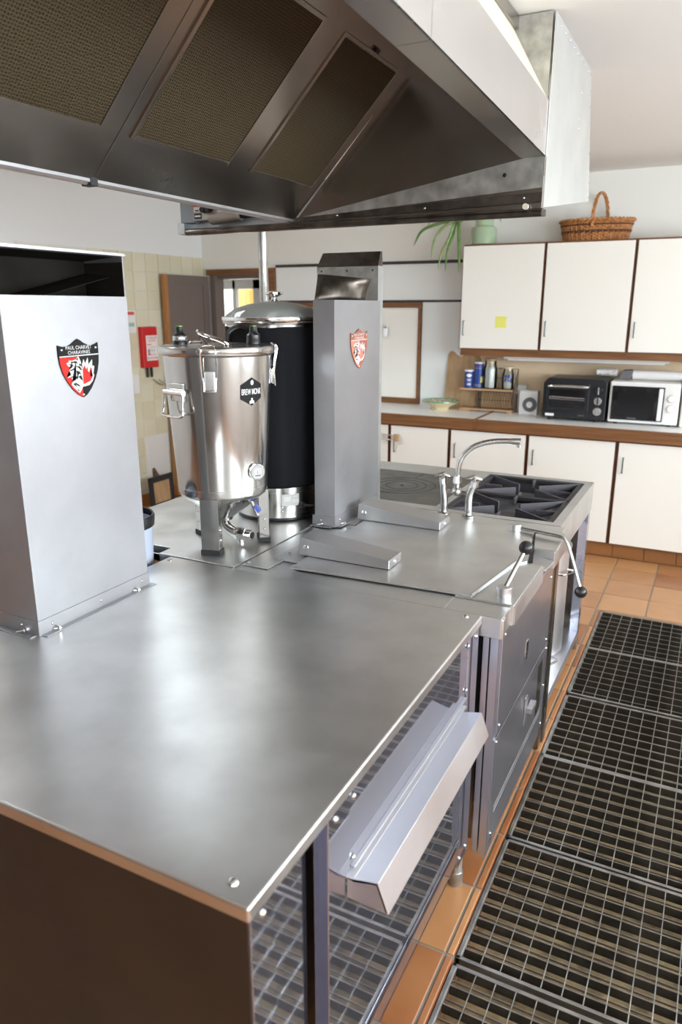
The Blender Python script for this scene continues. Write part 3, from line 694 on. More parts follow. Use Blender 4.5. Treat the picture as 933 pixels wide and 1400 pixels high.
# ------------------------------------------------------------------ rear steel counter with the brewing vessels
d = thing('steel_bench', (-1.67, 2.2, 0), 'low sheened steel bench carrying the fermenter and brew kettle', 'counter')
MB().prism([(-2.04, 1.865, T-.03), (-1.612, 1.865, T-.03), (-1.612, 1.803, T-.03), (-1.308, 1.803, T-.03), (-1.308, 2.735, T-.03), (-2.04, 2.735, T-.03)], (0, 0, .03)).build('worktop', 'steel_top', d, bevel=.002)
MB().box((-2.0, 1.93, .1), (-1.34, 2.70, T-.03)).build('carcass', 'steel_hood', d, bevel=.002)
for (x, y) in ((-1.97, 1.96), (-1.37, 1.96), (-1.97, 2.67), (-1.37, 2.67)): MB().cyl((x, y, 0), (x, y, .1), .02, seg=12).build('foot', 'galvanised', d)
lo = thing('low_trolley', (-1.80, 1.5, 0), 'dark low stand holding the bin beside the bench', 'stand')
MB().box((-2.02, 1.2, .52), (-1.575, 1.88, .55)).build('shelf_top', 'black_matte', lo, bevel=.003)
for (x, y) in ((-2.0, 1.22), (-1.61, 1.22), (-2.0, 1.86), (-1.61, 1.86)): MB().cyl((x, y, 0), (x, y, .52), .015, seg=10).build('leg', 'galvanised', lo)
bn = thing('plastic_bin', (-1.707, 1.726, .55), 'pale blue plastic bin with a black rim behind the left column', 'bin')
MB().lathe((-1.707, 1.726, .55), [(0, 0), (.092, 0), (.110, .42), (.106, .42), (.088, .01), (0, .01)], 32).build('tub', 'bin_plastic', bn)
MB().lathe((-1.707, 1.726, .955), [(.109, 0), (.115, .0), (.118, .03), (.114, .038), (.109, .036)], 32).build('rim', 'black_plastic', bn)

# ------------------------------------------------------------------ range cooker
c = thing('range_cooker', (-1.0, 3.1, 0), 'steel range with solid hob plate and black gas burners, far end of island', 'cooker')
CX0, CX1, CY0, CY1 = -2.04, -.463, 2.742, 3.553
fr = MB()
bx0, bx1, by0, by1 = -.955, -.498, 2.782, 3.505          # burner well
px0, px1, py0, py1 = -1.60, -.985, 2.80, 3.37           # hob plate
for q in (((CX0, CY0), (px0, CY1)), ((px0, CY0), (px1, py0)), ((px0, py1), (px1, CY1)), ((px1, CY0), (bx0, CY1)), ((bx0, CY0), (bx1, by0)), ((bx0, by1), (bx1, CY1)), ((bx1, CY0), (CX1, CY1))):
    fr.box((q[0][0], q[0][1], T-.03), (q[1][0], q[1][1], T))
bmesh.ops.remove_doubles(fr.bm, verts=fr.bm.verts, dist=1e-5)
fr.build('top_frame', 'steel_top', c)
MB().box((-1.30, 2.658, T-.05), (CX1+.02, CY0-.002, T-.002)).build('tap_ledge', 'steel_top', c, bevel=.002)
hp = MB().box((px0+.003, py0+.003, T-.02), (px1-.003, py1-.003, T-.001)).build('hob_plate', 'hob_steel', c, bevel=.001)
pc = (-1.255, 3.085, T-.0012)
hb = MB()
for r in (.075, .112, .155): hb.lathe(pc, [(r-.0022, 0), (r-.0018, .0012), (r+.0018, .0012), (r+.0022, 0)], 48)
hb.build('ring_joint', 'black_matte', hp); MB().cyl((pc[0], pc[1], pc[2]), (pc[0], pc[1], pc[2]+.0014), .008, seg=16).build('lift_hole', 'dark_void', hp)
MB().box((-1.252, 3.25, T-.002), (-1.248, 3.367, T-.0002)).build('plate_joint', 'black_matte', hp)
wl_ = MB(); wl_.box((bx0, by0, T-.075), (bx1, by1, T-.07))
wl_.box((bx0, by0, T-.075), (bx0+.004, by1, T-.002)).box((bx1-.004, by0, T-.075), (bx1, by1, T-.002)).box((bx0, by0, T-.075), (bx1, by0+.004, T-.002)).box((bx0, by1-.004, T-.075), (bx1, by1, T-.002))
wl_.build('burner_well', 'enamel_grey', c)
for k, yc in enumerate((2.965, 3.325)):
    xc = (bx0+bx1)/2
    bu = MB().lathe((xc, yc, T-.07), [(0, 0), (.055, 0), (.055, .012), (.042, .022), (.042, .028), (0, .030)], 28).build('burner', 'cast_iron', c)
    y0, y1 = (by0+.006, (by0+by1)/2-.002) if k == 0 else ((by0+by1)/2+.002, by1-.006)
    x0, x1 = bx0+.006, bx1-.006; z = T-.004
    g = MB(); 
    g.box((x0, y0, z-.018), (x0+.022, y1, z)).box((x1-.022, y0, z-.018), (x1, y1, z)).box((x0, y0, z-.018), (x1, y0+.012, z)).box((x0, y1-.012, z-.018), (x1, y1, z))
    g = g.build('pan_support', 'cast_iron', c, bevel=.002)
    def fin(pa, pb, d0, d1, tp=.003):
        pa, pb = Vector((*pa, 0)), Vector((*pb, 0)); dd = (pb-pa).normalized(); n = Vector((-dd.y, dd.x, 0))*.0035
        V = lambda q, h: q + Vector((0, 0, z+h))
        MB().hexa([V(pa-n, -d0), V(pb-n, -d1), V(pb+n, -d1), V(pa+n, -d0), V(pa-n, tp), V(pb-n, tp), V(pb+n, tp), V(pa+n, tp)]).build('fin', 'enamel_grey', g, bevel=.001)
    for sx, xe in ((-1, x0+.012), (1, x1-.012)):
        for ye, sy in ((y0+.008, -1), (y1-.008, 1)): fin((xe, ye), (xc + sx*.045, yc + sy*.035), .012, .058)
        fin((xe, yc), (xc + sx*.12, yc), .012, .040, -.004)
    fin((xc, y0+.008), (xc, y0+.06), .012, .03); fin((xc, y1-.008), (xc, y1-.06), .012, .03)
MB().box((CX1-.006, 2.66, T-.135), (CX1-.001, CY1-.001, T-.0305)).build('control_panel', 'steel_top', c, bevel=.001)
MB().box((CX1-.05, 2.675, 0), (CX1-.006, 2.70, T-.05)).build('front_post', 'steel_hood', c, bevel=.001)
MB().box((CX1-.045, 3.50, 0), (CX1-.005, CY1-.004, T-.03)).build('end_post', 'steel_side', c, bevel=.001)
MB().box((CX0+.01, CY1-.012, .1), (CX1-.05, CY1-.004, T-.03)).build('back_panel', 'steel_side', c)
MB().box((-1.05, 2.70, .085), (CX1-.005, 3.54, .10)).box((CX1-.02, 2.70, .06), (CX1-.005, 3.50, .085)).build('pot_shelf', 'steel_trim', c, bevel=.001)
MB().box((CX0+.02, CY0+.02, .1), (-1.05, 3.54, T-.032)).build('oven_body', 'steel_hood', c, bevel=.002)
MB().box((-1.05, 2.70, .1), (-1.04, 3.54, T-.08)).build('inner_wall', 'burnt_steel', c)
MB().box((-1.05, 3.528, .1), (CX1-.05, 3.538, T-.08)).build('inner_wall', 'burnt_steel', c)
for (x, y) in ((-2.0, 2.80), (-2.0, 3.5)): MB().box((x-.02, y-.02, 0), (x+.02, y+.02, .1)).build('foot', 'steel_hood', c)

# pots on the shelf of the range
def pot(name, c, r, h, label, lidr=True):
    t = thing(name, c, label, 'pot')
    MB().lathe(c, [(0, 0), (r-.01, 0), (r, .012), (r, h), (r+.006, h+.004), (r+.004, h+.008), (r-.004, h), (r-.004, .01), (0, .008)], 36).build('body', 'aluminium', t)
    if lidr:
        MB().lathe((c[0], c[1], c[2]+h+.004), [(r+.008, 0), (r+.010, .010), (r-.01, .018), (.02, .030), (0, .030)], 36).build('lid', 'aluminium', t)
    for a_ in (-25, 155):
        ph = R(a_); dx, dy = math.cos(ph), math.sin(ph); nx, ny = -dy, dx
        z = c[2] + h*.83
        pts = [(c[0]+dx*r+nx*.045, c[1]+dy*r+ny*.045, z), (c[0]+dx*(r+.04)+nx*.04, c[1]+dy*(r+.04)+ny*.04, z+.004), (c[0]+dx*(r+.04)-nx*.04, c[1]+dy*(r+.04)-ny*.04, z+.004), (c[0]+dx*r-nx*.045, c[1]+dy*r-ny*.045, z)]
        MB().tube(smoothpath(pts, 5), .005, 8).build('handle', 'chrome', t)
    return t
pot('stock_pot', (-.665, 3.24, .101), .165, .50, 'tall lidded steel stock pot under the gas burners')
pot('sauce_pot', (-.60, 2.865, .101), .105, .17, 'small open steel pot with loop handle beside the tall stock pot', False)

# mixer tap standing on the ledge behind the boiling pan
t = thing('mixer_tap', (-.868, 2.71, T), 'worn chrome two pillar mixer tap with swan neck spout', 'tap')
zc = T+.098
jb = MB().ball((-.868, 2.71, zc), .021, 18).cyl((-.868, 2.71, zc), (-.868, 2.71, zc+.065), .014, seg=16).cyl((-.868, 2.71, zc+.035), (-.868, 2.71, zc+.062), .019, .016, seg=8)
jb.tube([(-.915, 2.71, zc-.005), (-.82, 2.71, zc-.005)], .010, 10).build('junction', 'worn_chrome', t)
for s in (-1, 1):
    x = -.868 + s*.0515
    pl = MB().lathe((x, 2.71, T), [(0, 0), (.026, 0), (.026, .004), (.016, .010), (.0145, .018)], 20)
    pl.tube(smoothpath([(x, 2.71, T+.012), (x, 2.71, T+.07), (x + s*.004, 2.71, T+.10), (x + s*.018*(.3 if s < 0 else 1), 2.71, T+.135)], 5), .015, 14)
    pl = pl.build('pillar', 'worn_chrome', t)
    hx = x + s*.018*(.3 if s < 0 else 1); tz = T+.135
    hn = MB().cyl((hx, 2.71, tz-.012), (hx + s*.002, 2.71, tz+.014), .017, .016, seg=8)
    hn.tube([(hx-.03*1.1, 2.70, tz+.020), (hx, 2.71, tz+.026), (hx+.026, 2.722, tz+.018)], [.006, .012, .006], 10).tube([(hx, 2.71, tz+.02), (hx-.012, 2.735, tz+.02)], [.01, .006], 10).tube([(hx, 2.71, tz+.02), (hx+.006, 2.68, tz+.018)], [.01, .006], 10)
    hn.build('cross_handle', 'worn_chrome', pl)
sp = [(-.868, 2.71, zc+.06), (-.866, 2.712, zc+.10), (-.855, 2.715, zc+.137), (-.825, 2.722, zc+.172), (-.79, 2.73, zc+.192), (-.74, 2.742, zc+.205), (-.69, 2.752, zc+.209), (-.665, 2.756, zc+.209)]
so = MB().tube(smoothpath(sp, 6), .0105, 14).build('spout', 'worn_chrome', t)
MB().tube([(-.672, 2.755, zc+.209), (-.640, 2.761, zc+.209)], .0125, 14).cyl((-.645, 2.760, zc+.208), (-.645, 2.760, zc+.186), .0095, seg=14).build('nozzle', 'worn_chrome', so)

# ------------------------------------------------------------------ exhaust columns with the maker's shield
def shield(parent, xf, yc, zt, W, H, cols):
    """enamel shield plate on a face x = xf; image frame of the plate mapped to (y, z)"""
    def P(x, y, h):
        u = (x - 155 - (y - 300) * .065) / 575; yy = y + .055 * (x - 155)
        v = 1 - (yy - 265) / 850
        return (xf + h, yc + (u - .5) * W, zt - (1 - v) * H)
    blk, red, wht = cols
    out = []
    n = 10
    top = [(0, .905), (.06, .89), (.14, .875), (.24, .885), (.34, .92), (.43, .97), (.49, 1.0), (.55, .975), (.64, .925), (.74, .89), (.86, .885), (.94, .90), (1.0, .925)]
    side = [(1.0, .72), (.985, .58), (.94, .44), (.86, .29), (.75, .15), (.62, .04), (.52, 0)]
    lft = [(.41, .05), (.27, .16), (.15, .30), (.06, .45), (.015, .60), (0, .72)]
    Q = lambda u, v, h: (xf + h, yc + (u - .5) * W, zt - (1 - v) * H)
    out = top + side + lft
    pl = MB().prism([Q(u, v, .0005) for u, v in out], (.003, 0, 0)).build('shield', blk, parent, smooth=0, label='enamel shield plate with lion and flames')
    MB().flat([Q(u, v, .0038) for u, v in [(.012, .70), (.50, .70), (.51, .01)] + lft[:-1]]).build('red_field', red, pl, smooth=0)
    MB().flat([Q(.008, .705, .0042), (Q(.988, .715, .0042)), Q(.988, .733, .0042), Q(.008, .723, .0042)]).build('white_line', wht, pl, smooth=0)
    text(pl, 'PAUL CHARVET', .64*W, lambda u, v: (xf + .0042, yc + u, zt - .175*H + v), wht, bold=.006, height=.062*H)
    text(pl, 'CHARAVINES', .55*W, lambda u, v: (xf + .0042, yc + u, zt - .255*H + v), wht, bold=.006, height=.060*H)
    lion = [(345,560),(400,540),(430,495),(470,575),(470,620),(490,700),(490,860),(500,930),(445,1030),(400,985),(365,950),(330,900),(345,860),(400,830),(340,830),(330,795),(265,800),(330,760),(285,725),(300,690),(350,650),(290,640),(265,595),(300,580),(300,555)]
    MB().flat([P(x, y, .0046) for x, y in lion]).build('lion_print', wht, pl, smooth=0)
    k = MB()
    for q in ([(315,580),(400,565),(430,600),(350,590)], [(290,605),(350,615),(380,645),(330,630)], [(380,640),(450,640),(480,690),(470,705),(430,660)], [(305,690),(350,680),(370,660),(385,690),(320,705)], [(400,700),(450,720),(470,765),(440,750),(415,790)], [(430,790),(470,770),(490,850),(460,830)], [(380,870),(440,910),(450,940),(400,910)], [(350,760),(400,730),(370,790)], [(385,800),(430,770),(420,830)], [(440,600),(465,610),(470,640),(445,630)], [(350,890),(385,880),(400,940)], [(310,795),(365,775),(345,800)], [(400,545),(428,510),(425,560)], [(400,960),(440,985),(430,1005)]):
        k.flat([P(x, y, .0050) for x, y in q])
    k.build('lion_lines', blk, pl, smooth=0)
    fl = [(487,610),(510,540),(530,605),(570,515),(580,620),(635,545),(635,640),(665,640),(650,760),(665,775),(640,860),(590,920),(500,940)]
    MB().flat([P(x, y, .0046) for x, y in fl]).build('flame_outline', wht, pl, smooth=0)
    fi = [(492,690),(522,625),(543,690),(572,640),(562,735),(585,735),(615,655),(628,700),(598,795),(638,795),(600,865),(502,905)]
    MB().flat([P(x, y, .0050) for x, y in fi]).build('flame_print', red, pl, smooth=0)
    rivets(pl, [Q(.085, .83, .0036), Q(.93, .84, .0036), Q(.52, .05, .0036)], (1, 0, 0), .0035, 'chrome', 'screw')
def flange(parent, x0, x1, y0, y1, mat='steel_column'):
    """angle strips round a column's foot, front (+x) and near (-y) side"""
    g = MB(); h = .04; w_ = .022
    g.box((x1, y0-.002, T), (x1+.003, y1+.004, T+h)).box((x1, y0+.005, T), (x1+w_, y1+.012, T+.003))
    g.box((x0-.01, y0-.003, T), (x1+.003, y0, T+h)).box((x0-.01, y0-w_, T), (x1-.008, y0, T+.003))
    g.build('foot_flange', mat, parent, bevel=.0008)
    rivets(parent, [(x1+.003, y0+(y1-y0)*k, T+.022) for k in (.10, .52, .93)], (1, 0, 0), .0042)
    rivets(parent, [(x1-.06, y0-.003, T+.022)], (0, -1, 0), .0042)
    for yy in (y0+.055, y1-.055):
        MB().cyl((x1+.004, yy-.014, T+.006), (x1+.017, yy+.002, T+.005), .0035, seg=8).cyl((x1+.013, yy-.003, T+.003), (x1+.013, yy-.003, T+.012), .005, seg=8).build('toggle_bolt', 'chrome', parent)
    MB().cyl((x1-.07, y0-.012, T+.003), (x1-.045, y0-.008, T+.010), .0035, seg=8).build('toggle_bolt', 'chrome', parent)
k1 = thing('exhaust_column', (-1.50, 1.36, T), 'wide open-mouthed steel exhaust column with bright red shield, at left', 'exhaust column')
x0, x1, y0, y1, zt, zo = -1.588, -1.445, 1.158, 1.560, 1.785, 1.677
MB().box((x1-.003, y0, T+.002), (x1, y1, zo)).build('front_sheet', 'steel_column', k1)
MB().box((x0, y0, T+.002), (x1-.003, y0+.003, zt)).box((x0, y1-.003, T+.002), (x1-.003, y1, zt)).build('side_sheet', 'steel_column', k1)
MB().box((x0, y0+.003, T+.002), (x0+.003, y1-.003, zt)).build('back_sheet', 'mouth_shade', k1); MB().box((x0+.0032, y1-.0045, zo-.1), (x1-.0035, y1-.0032, zt-.02)).build('side_lining', 'mouth_shade', k1)
MB().prism([(x0+.003, y0+.003, zt-.015), (x1-.006, y0+.003, zt-.004), (x1-.006, y1-.003, zt-.004), (x0+.003, y1-.003, zt-.015)], (0, 0, .004)).build('mouth_lining', 'mouth_shade', k1, label='lining of the open mouth, shade in its colour')
MB().prism([(x0+.004, y0+.004, zo-.03), (x1-.004, y0+.004, zo-.03), (x1-.05, y1-.004, zo+.05), (x0+.004, y1-.004, zo+.06)], (0, 0, .002)).build('deflector', 'mouth_shade', k1)
MB().box((x0-.004, y0-.003, zt-.006), (x1+.004, y1+.004, zt+.002)).build('top_lip', 'steel_trim', k1, bevel=.001, label='lip along the top, paler steel as if lit')  # lighter steel puts the light on this lip into its colour
flange(k1, x0, x1, y0, y1)
shield(k1, x1, 1.372, 1.574, .132, .146, ('badge_black', 'badge_red', 'emblem_white'))
k2 = thing('exhaust_column', (-1.26, 2.53, T), 'narrow steel exhaust column with shield tinted by a copper reflection, mid island', 'exhaust column')
x0, x1, y0, y1, zo = -1.305, -1.220, 2.338, 2.728, 1.675
MB().box((x1-.003, y0, T+.002), (x1, y1, zo)).build('front_sheet', 'steel_column', k2)
MB().box((x0, y0, T+.002), (x1-.003, y0+.003, zo)).box((x0, y1-.003, T+.002), (x1-.003, y1, zo)).build('side_sheet', 'steel_column', k2)
MB().box((x0, y0+.003, T+.002), (x0+.003, y1-.003, zo)).build('back_sheet', 'burnt_steel', k2)
# bent sheet standing in the mouth
g = MB(); N = 8
pa = [Vector((-1.302, 2.342, zo-.004)), Vector((-1.335, 2.43, 1.764))]; pb = [Vector((-1.226, 2.60, zo-.004)), Vector((-1.20, 2.60, 1.752))]
rows = []
for i in range(N+1):
    u = i/N; row = []
    for j in range(5):
        v = j/4; q = (pa[0].lerp(pa[1], v)).lerp(pb[0].lerp(pb[1], v), u)
        q = q + Vector((.010, -.01, 0)) * math.sin(u*PI*1.6) * math.sin(v*PI); row.append(g.bm.verts.new(q))
    rows.append(row)
for i in range(N):
    for j in range(4): g.face([rows[i][j], rows[i+1][j], rows[i+1][j+1], rows[i][j+1]])
df = g.build('deflector', 'burnt_steel', k2, smooth=60, label='dark bent sheet standing out of the mouth')
so_ = df.modifiers.new('thick', 'SOLIDIFY'); so_.thickness = .002
flange(k2, x0, x1, y0, y1)
shield(k2, x1, 2.533, 1.573, .142, .146, ('badge_dark_sheen', 'badge_red_sheen', 'emblem_white'))  # plate coloured as if washed out by a coppery reflection
k3 = thing('duct_panel', (-1.375, 2.775, T), 'tall flat galvanised duct with sloped cap behind the narrow column', 'duct')
g = MB().box((-1.512, 2.744, T+.0005), (-1.238, 2.79, 1.806)).build('duct_body', ['galvanised'], k3, bevel=.001)
MB().hexa([(-1.512, 2.744, 1.806), (-1.238, 2.744, 1.806), (-1.238, 2.79, 1.806), (-1.512, 2.79, 1.806), (-1.500, 2.775, 1.862), (-1.242, 2.775, 1.862), (-1.242, 2.79, 1.862), (-1.500, 2.79, 1.862)]).build('sloped_cap', 'burnt_steel', k3, bevel=.001, label='dark brown sloped cap')
MB().box((-1.241, 2.742, T+.0005), (-1.2365, 2.79, 1.806)).build('edge_strip', 'galvanised_pale', k3)
rivets(k3, [(-1.49, 2.744, 1.79), (-1.375, 2.744, 1.79), (-1.262, 2.744, 1.79)], (0, -1, 0), .004, 'black_matte', 'screw')

# ------------------------------------------------------------------ fermenter
FC = Vector((-1.484, 2.008, 0)); F0 = R(-53.3)
fm = thing('fermenter', (FC.x, FC.y, T), 'conical stainless steel fermenter on three legs with hexagonal black badge', 'fermenter')
def FP(a_, r, z): return Vector((FC.x + r*math.cos(a_), FC.y + r*math.sin(a_), z))
def fr_(z): return .152 + (.178-.152)*(z-1.045)/(1.50-1.045)
MB().lathe((FC.x, FC.y, 0), [(0, .935), (.028, .935), (.032, .945), (.085, .985), (.125, 1.018), (.146, 1.034), (.1505, 1.040), (.152, 1.046), (.1533, 1.066), (.1525, 1.068), (.178, 1.50), (.183, 1.506)], 72).build('body', 'steel_pot', fm, smooth=25)
MB().lathe((FC.x, FC.y, 0), [(.180, 1.503), (.190, 1.506), (.193, 1.512), (.193, 1.524), (.190, 1.530), (.175, 1.531), (.165, 1.527), (.05, 1.531), (0, 1.532)], 72).build('lid', 'steel_pot', fm, smooth=40)
lh = MB().tube(smoothpath([FP(F0-1.9, .035, 1.531), FP(F0-1.9, .055, 1.556), FP(F0-1.95, .066, 1.574), FP(F0-1.4, .05, 1.567), FP(F0+.4, .035, 1.545), FP(F0+.9, .045, 1.531)], 6), .006, 8).build('lid_handle', 'chrome', fm)
for lat in (-.121, .123):
    p = FC + Vector((.802, .597, 0))*lat + Vector((-.597, .802, 0))*.055
    q = MB().lathe((p.x, p.y, 1.530), [(0, 0), (.024, 0), (.024, .010), (.023, .012), (.023, .030), (.016, .036), (.0125, .042), (.0125, .052), (.011, .058), (0, .058)], 18).build('airlock', 'black_plastic', fm)
    MB().lathe((p.x, p.y, 1.5875), [(.0115, 0), (.0115, .004), (0, .004)], 16).build('green_cap', 'leaf_green', q)
    if lat < 0: MB().lathe((p.x, p.y, 1.543), [(.0235, 0), (.0242, .001), (.0242, .014), (.0235, .015)], 18).build('band', 'silver_plastic', q)
def clamp(ang):
    """over-centre clip: wire bail over the rim, plate below"""
    o = None; wd = .024; r0 = fr_(1.44)+.004
    nrm = Vector((math.cos(ang), math.sin(ang), 0)); tg = Vector((-nrm.y, nrm.x, 0))
    def Q(lat, out, z): return Vector((FC.x, FC.y, z)) + nrm*(fr_(min(z, 1.5))+out) + tg*lat
    pl = MB().hexa([Q(-.016, .001, 1.45), Q(.016, .001, 1.45), Q(.016, .001, 1.405), Q(-.016, .001, 1.405), Q(-.016, .008, 1.46), Q(.016, .008, 1.46), Q(.016, .014, 1.40), Q(-.016, .014, 1.40)]).build('clamp', 'chrome', fm, bevel=.002)
    MB().tube(smoothpath([Q(-.022, .010, 1.432), Q(-.024, .012, 1.48), Q(-.022, .018, 1.525), Q(-.016, .0, 1.535), Q(.016, .0, 1.535), Q(.022, .018, 1.525), Q(.024, .012, 1.48), Q(.022, .010, 1.432)], 4), .0022, 6).build('wire_bail', 'chrome', pl)
    MB().tube([Q(-.020, .011, 1.44), Q(-.018, .015, 1.398), Q(.018, .015, 1.398), Q(.020, .011, 1.44)], .0022, 6).build('wire_loop', 'chrome', pl)
for a_ in (-62, 36, 150, 240 + 10): 
    if a_ != 250: clamp(R(a_))
# drop handle at the left
hA = R(-103)
nrm = Vector((math.cos(hA), math.sin(hA), 0)); tg = Vector((-nrm.y, nrm.x, 0))
def HQ(lat, out, z): return Vector((FC.x, FC.y, z)) + nrm*(fr_(z)+out) + tg*lat
sh = MB().hexa([HQ(-.034, -.003, 1.36), HQ(.034, -.003, 1.36), HQ(.034, -.003, 1.42), HQ(-.034, -.003, 1.42), HQ(-.034, .004, 1.362), HQ(.034, .004, 1.362), HQ(.034, .004, 1.418), HQ(-.034, .004, 1.418)]).build('handle_plate', 'steel_pot', fm, bevel=.001)
MB().tube([HQ(-.048, .014, 1.39), HQ(.048, .014, 1.39)], .009, 12).build('handle_barrel', 'chrome', sh)
MB().tube(smoothpath([HQ(-.046, .016, 1.39), HQ(-.047, .024, 1.345), HQ(-.044, .03, 1.318), HQ(.044, .03, 1.318), HQ(.047, .024, 1.345), HQ(.046, .016, 1.39)], 4), .0045, 8).build('handle_loop', 'chrome', sh)
# badge
bA, bz = F0 + math.asin(.100/.170), 1.391
def BM(u, v, h=.0):
    z = bz + v; return FP(bA + u/fr_(z), fr_(z) + h, z)
bd = MB(); hexp = []
for i in range(6):
    p0 = (.047*math.cos(R(90+60*i)), .0445*math.sin(R(90+60*i))); p1 = (.047*math.cos(R(150+60*i)), .0445*math.sin(R(150+60*i)))
    for k in range(4): hexp.append((p0[0]+(p1[0]-p0[0])*k/4, p0[1]+(p1[1]-p0[1])*k/4))
cv = bd.bm.verts.new(BM(0, 0, .0022)); vs = [bd.bm.verts.new(BM(u, v, .0022)) for u, v in hexp]; vb = [bd.bm.verts.new(BM(u, v, -.001)) for u, v in hexp]
for i in range(len(vs)):
    j = (i+1) % len(vs); bd.face([vs[i], vs[j], cv]); bd.face([vb[i], vb[j], vs[j], vs[i]])
bd = bd.build('badge', 'badge_black', fm, smooth=0, label='black hexagonal badge with pale lettering')
text(bd, 'BREW MONK', .076, lambda u, v: BM(u, v - .009, .003), 'print_white', bold=.004, height=.019)
MB().flat([BM(.006*math.cos(R(90-36*i)) * (1 if i not in (5,) else .6), .029 + .008*math.sin(R(90-36*i)), .003) for i in range(10)]).build('hop_print', 'print_white', bd, smooth=0)
mo = MB()
for u0, u1, v0, v1 in ((-.009, -.003, -.038, -.029), (-.003, .003, -.036, -.020), (.003, .009, -.038, -.029), (-.005, .005, -.030, -.027)): mo.flat([BM(u0, v0, .003), BM(u1, v0, .003), BM(u1, v1, .003), BM(u0, v1, .003)])
mo.build('abbey_print', 'print_white', bd, smooth=0)
# thermometer
tA, tz = F0 + math.asin(.108/.158), 1.126
tc_ = FP(tA, fr_(tz), tz); tn = Vector((math.cos(tA - .35), math.sin(tA - .35), 0.0)); tu = Vector((-tn.y, tn.x, 0))
th = MB().cyl(tc_ - tn*.002, tc_ + tn*.016, .026, .027, 32).build('thermometer', 'chrome', fm, bevel=.0015)
MB().cyl(tc_ + tn*.0155, tc_ + tn*.0168, .0225, seg=32).build('dial', 'dial_white', th)
q = tc_ + tn*.0172
MB().flat([q + tu*-.0015 + Vector((0,0,-.006)), q + tu*.0015 + Vector((0,0,-.006)), q + tu*-.001 + Vector((0,0,.013))]).build('needle', 'print_red', th, smooth=0)
tk = MB()
for i in range(13):
    a_ = R(-30 + 20*i); e = tu*math.cos(a_) + Vector((0,0,1))*math.sin(a_); f_ = tn.cross(e)*.0006
    tk.flat([q+e*.016-f_, q+e*.016+f_, q+e*.0205+f_, q+e*.0205-f_])
tk.flat([q + tu*-.010 + Vector((0,0,-.013)), q + tu*.010 + Vector((0,0,-.013)), q + tu*.010 + Vector((0,0,-.010)), q + tu*-.010 + Vector((0,0,-.010))])
tk.build('scale_marks', 'print_dark', th, smooth=0)
# legs
for a_ in (-73, 37, 157):
    ph = R(a_); nrm = Vector((math.cos(ph), math.sin(ph), 0)); tg = Vector((-nrm.y, nrm.x, 0)); o_ = Vector((FC.x, FC.y, 0))
    def L(l, r, z): return o_ + nrm*r + tg*l + Vector((0, 0, z))
    g = MB(); w2 = .031
    for l0, l1, ra, rb in ((-w2, w2, .150, .153), (-w2, -w2+.003, .118, .153), (w2-.003, w2, .118, .153)):
        g.hexa([L(l0, ra, T+.012), L(l1, ra, T+.012), L(l1, rb, T+.012), L(l0, rb, T+.012), L(l0, ra, 1.042), L(l1, ra, 1.042), L(l1, rb, 1.042), L(l0, rb, 1.042)])
    lg = g.build('leg', 'steel_pot', fm, bevel=.0012)
    MB().hexa([L(-w2-.003, .112, T), L(w2+.003, .112, T), L(w2+.003, .157, T), L(-w2-.003, .157, T), L(-w2-.003, .112, T+.018), L(w2+.003, .112, T+.018), L(w2+.003, .157, T+.018), L(-w2-.003, .157, T+.018)]).build('foot_cap', 'rubber', lg, bevel=.002)
    rivets(lg, [L(w2, .136, T+.05), L(w2, .136, T+.085)], tg, .0045)
    rivets(lg, [L(-w2, .136, T+.05), L(-w2, .136, T+.085)], -tg, .0045)
# drain elbow with valve, sample tap
lat = Vector((.802, .597, 0)); cdn = Vector((.597, -.802, 0)); o_ = Vector((FC.x, FC.y, 0))
el = MB().tube(smoothpath([o_+Vector((0,0,.945)), o_+Vector((0,0,.925))+cdn*.004, o_+Vector((0,0,.908))+cdn*.018+lat*.008, o_+Vector((0,0,.899))+cdn*.040+lat*.026, o_+Vector((0,0,.897))+cdn*.055+lat*.040], 5), .0175, 14).build('drain_pipe', 'steel_pot', fm)
vd = (lat*.8 + cdn*.6).normalized(); v0 = o_+Vector((0,0,.897))+cdn*.052+lat*.037
va = MB().cyl(v0, v0+vd*.014, .021, seg=8).cyl(v0+vd*.014, v0+vd*.042, .0235, seg=6).cyl(v0+vd*.042, v0+vd*.066, .018, seg=16).cyl(v0+vd*.020, v0+vd*.020+Vector((0,0,-.040)), .013, seg=12).build('drain_valve', 'chrome', fm, bevel=.0008)
MB().cyl(v0+vd*.0655, v0+vd*.067, .012, seg=16).build('bore', 'dark_void', va)
s0 = o_+lat*.092+cdn*.03+Vector((0,0,1.008)); sd = (lat*.35+cdn*.25+Vector((0,0,-.9))).normalized()
st_ = MB().tube([s0, s0+sd*.062], .0065, 10).build('sample_tap', 'worn_chrome', fm)
MB().tube([s0+sd*.022+lat*.004, s0+sd*.048+lat*.010], .0105, 6).build('tap_grip', 'blue_plastic', st_)

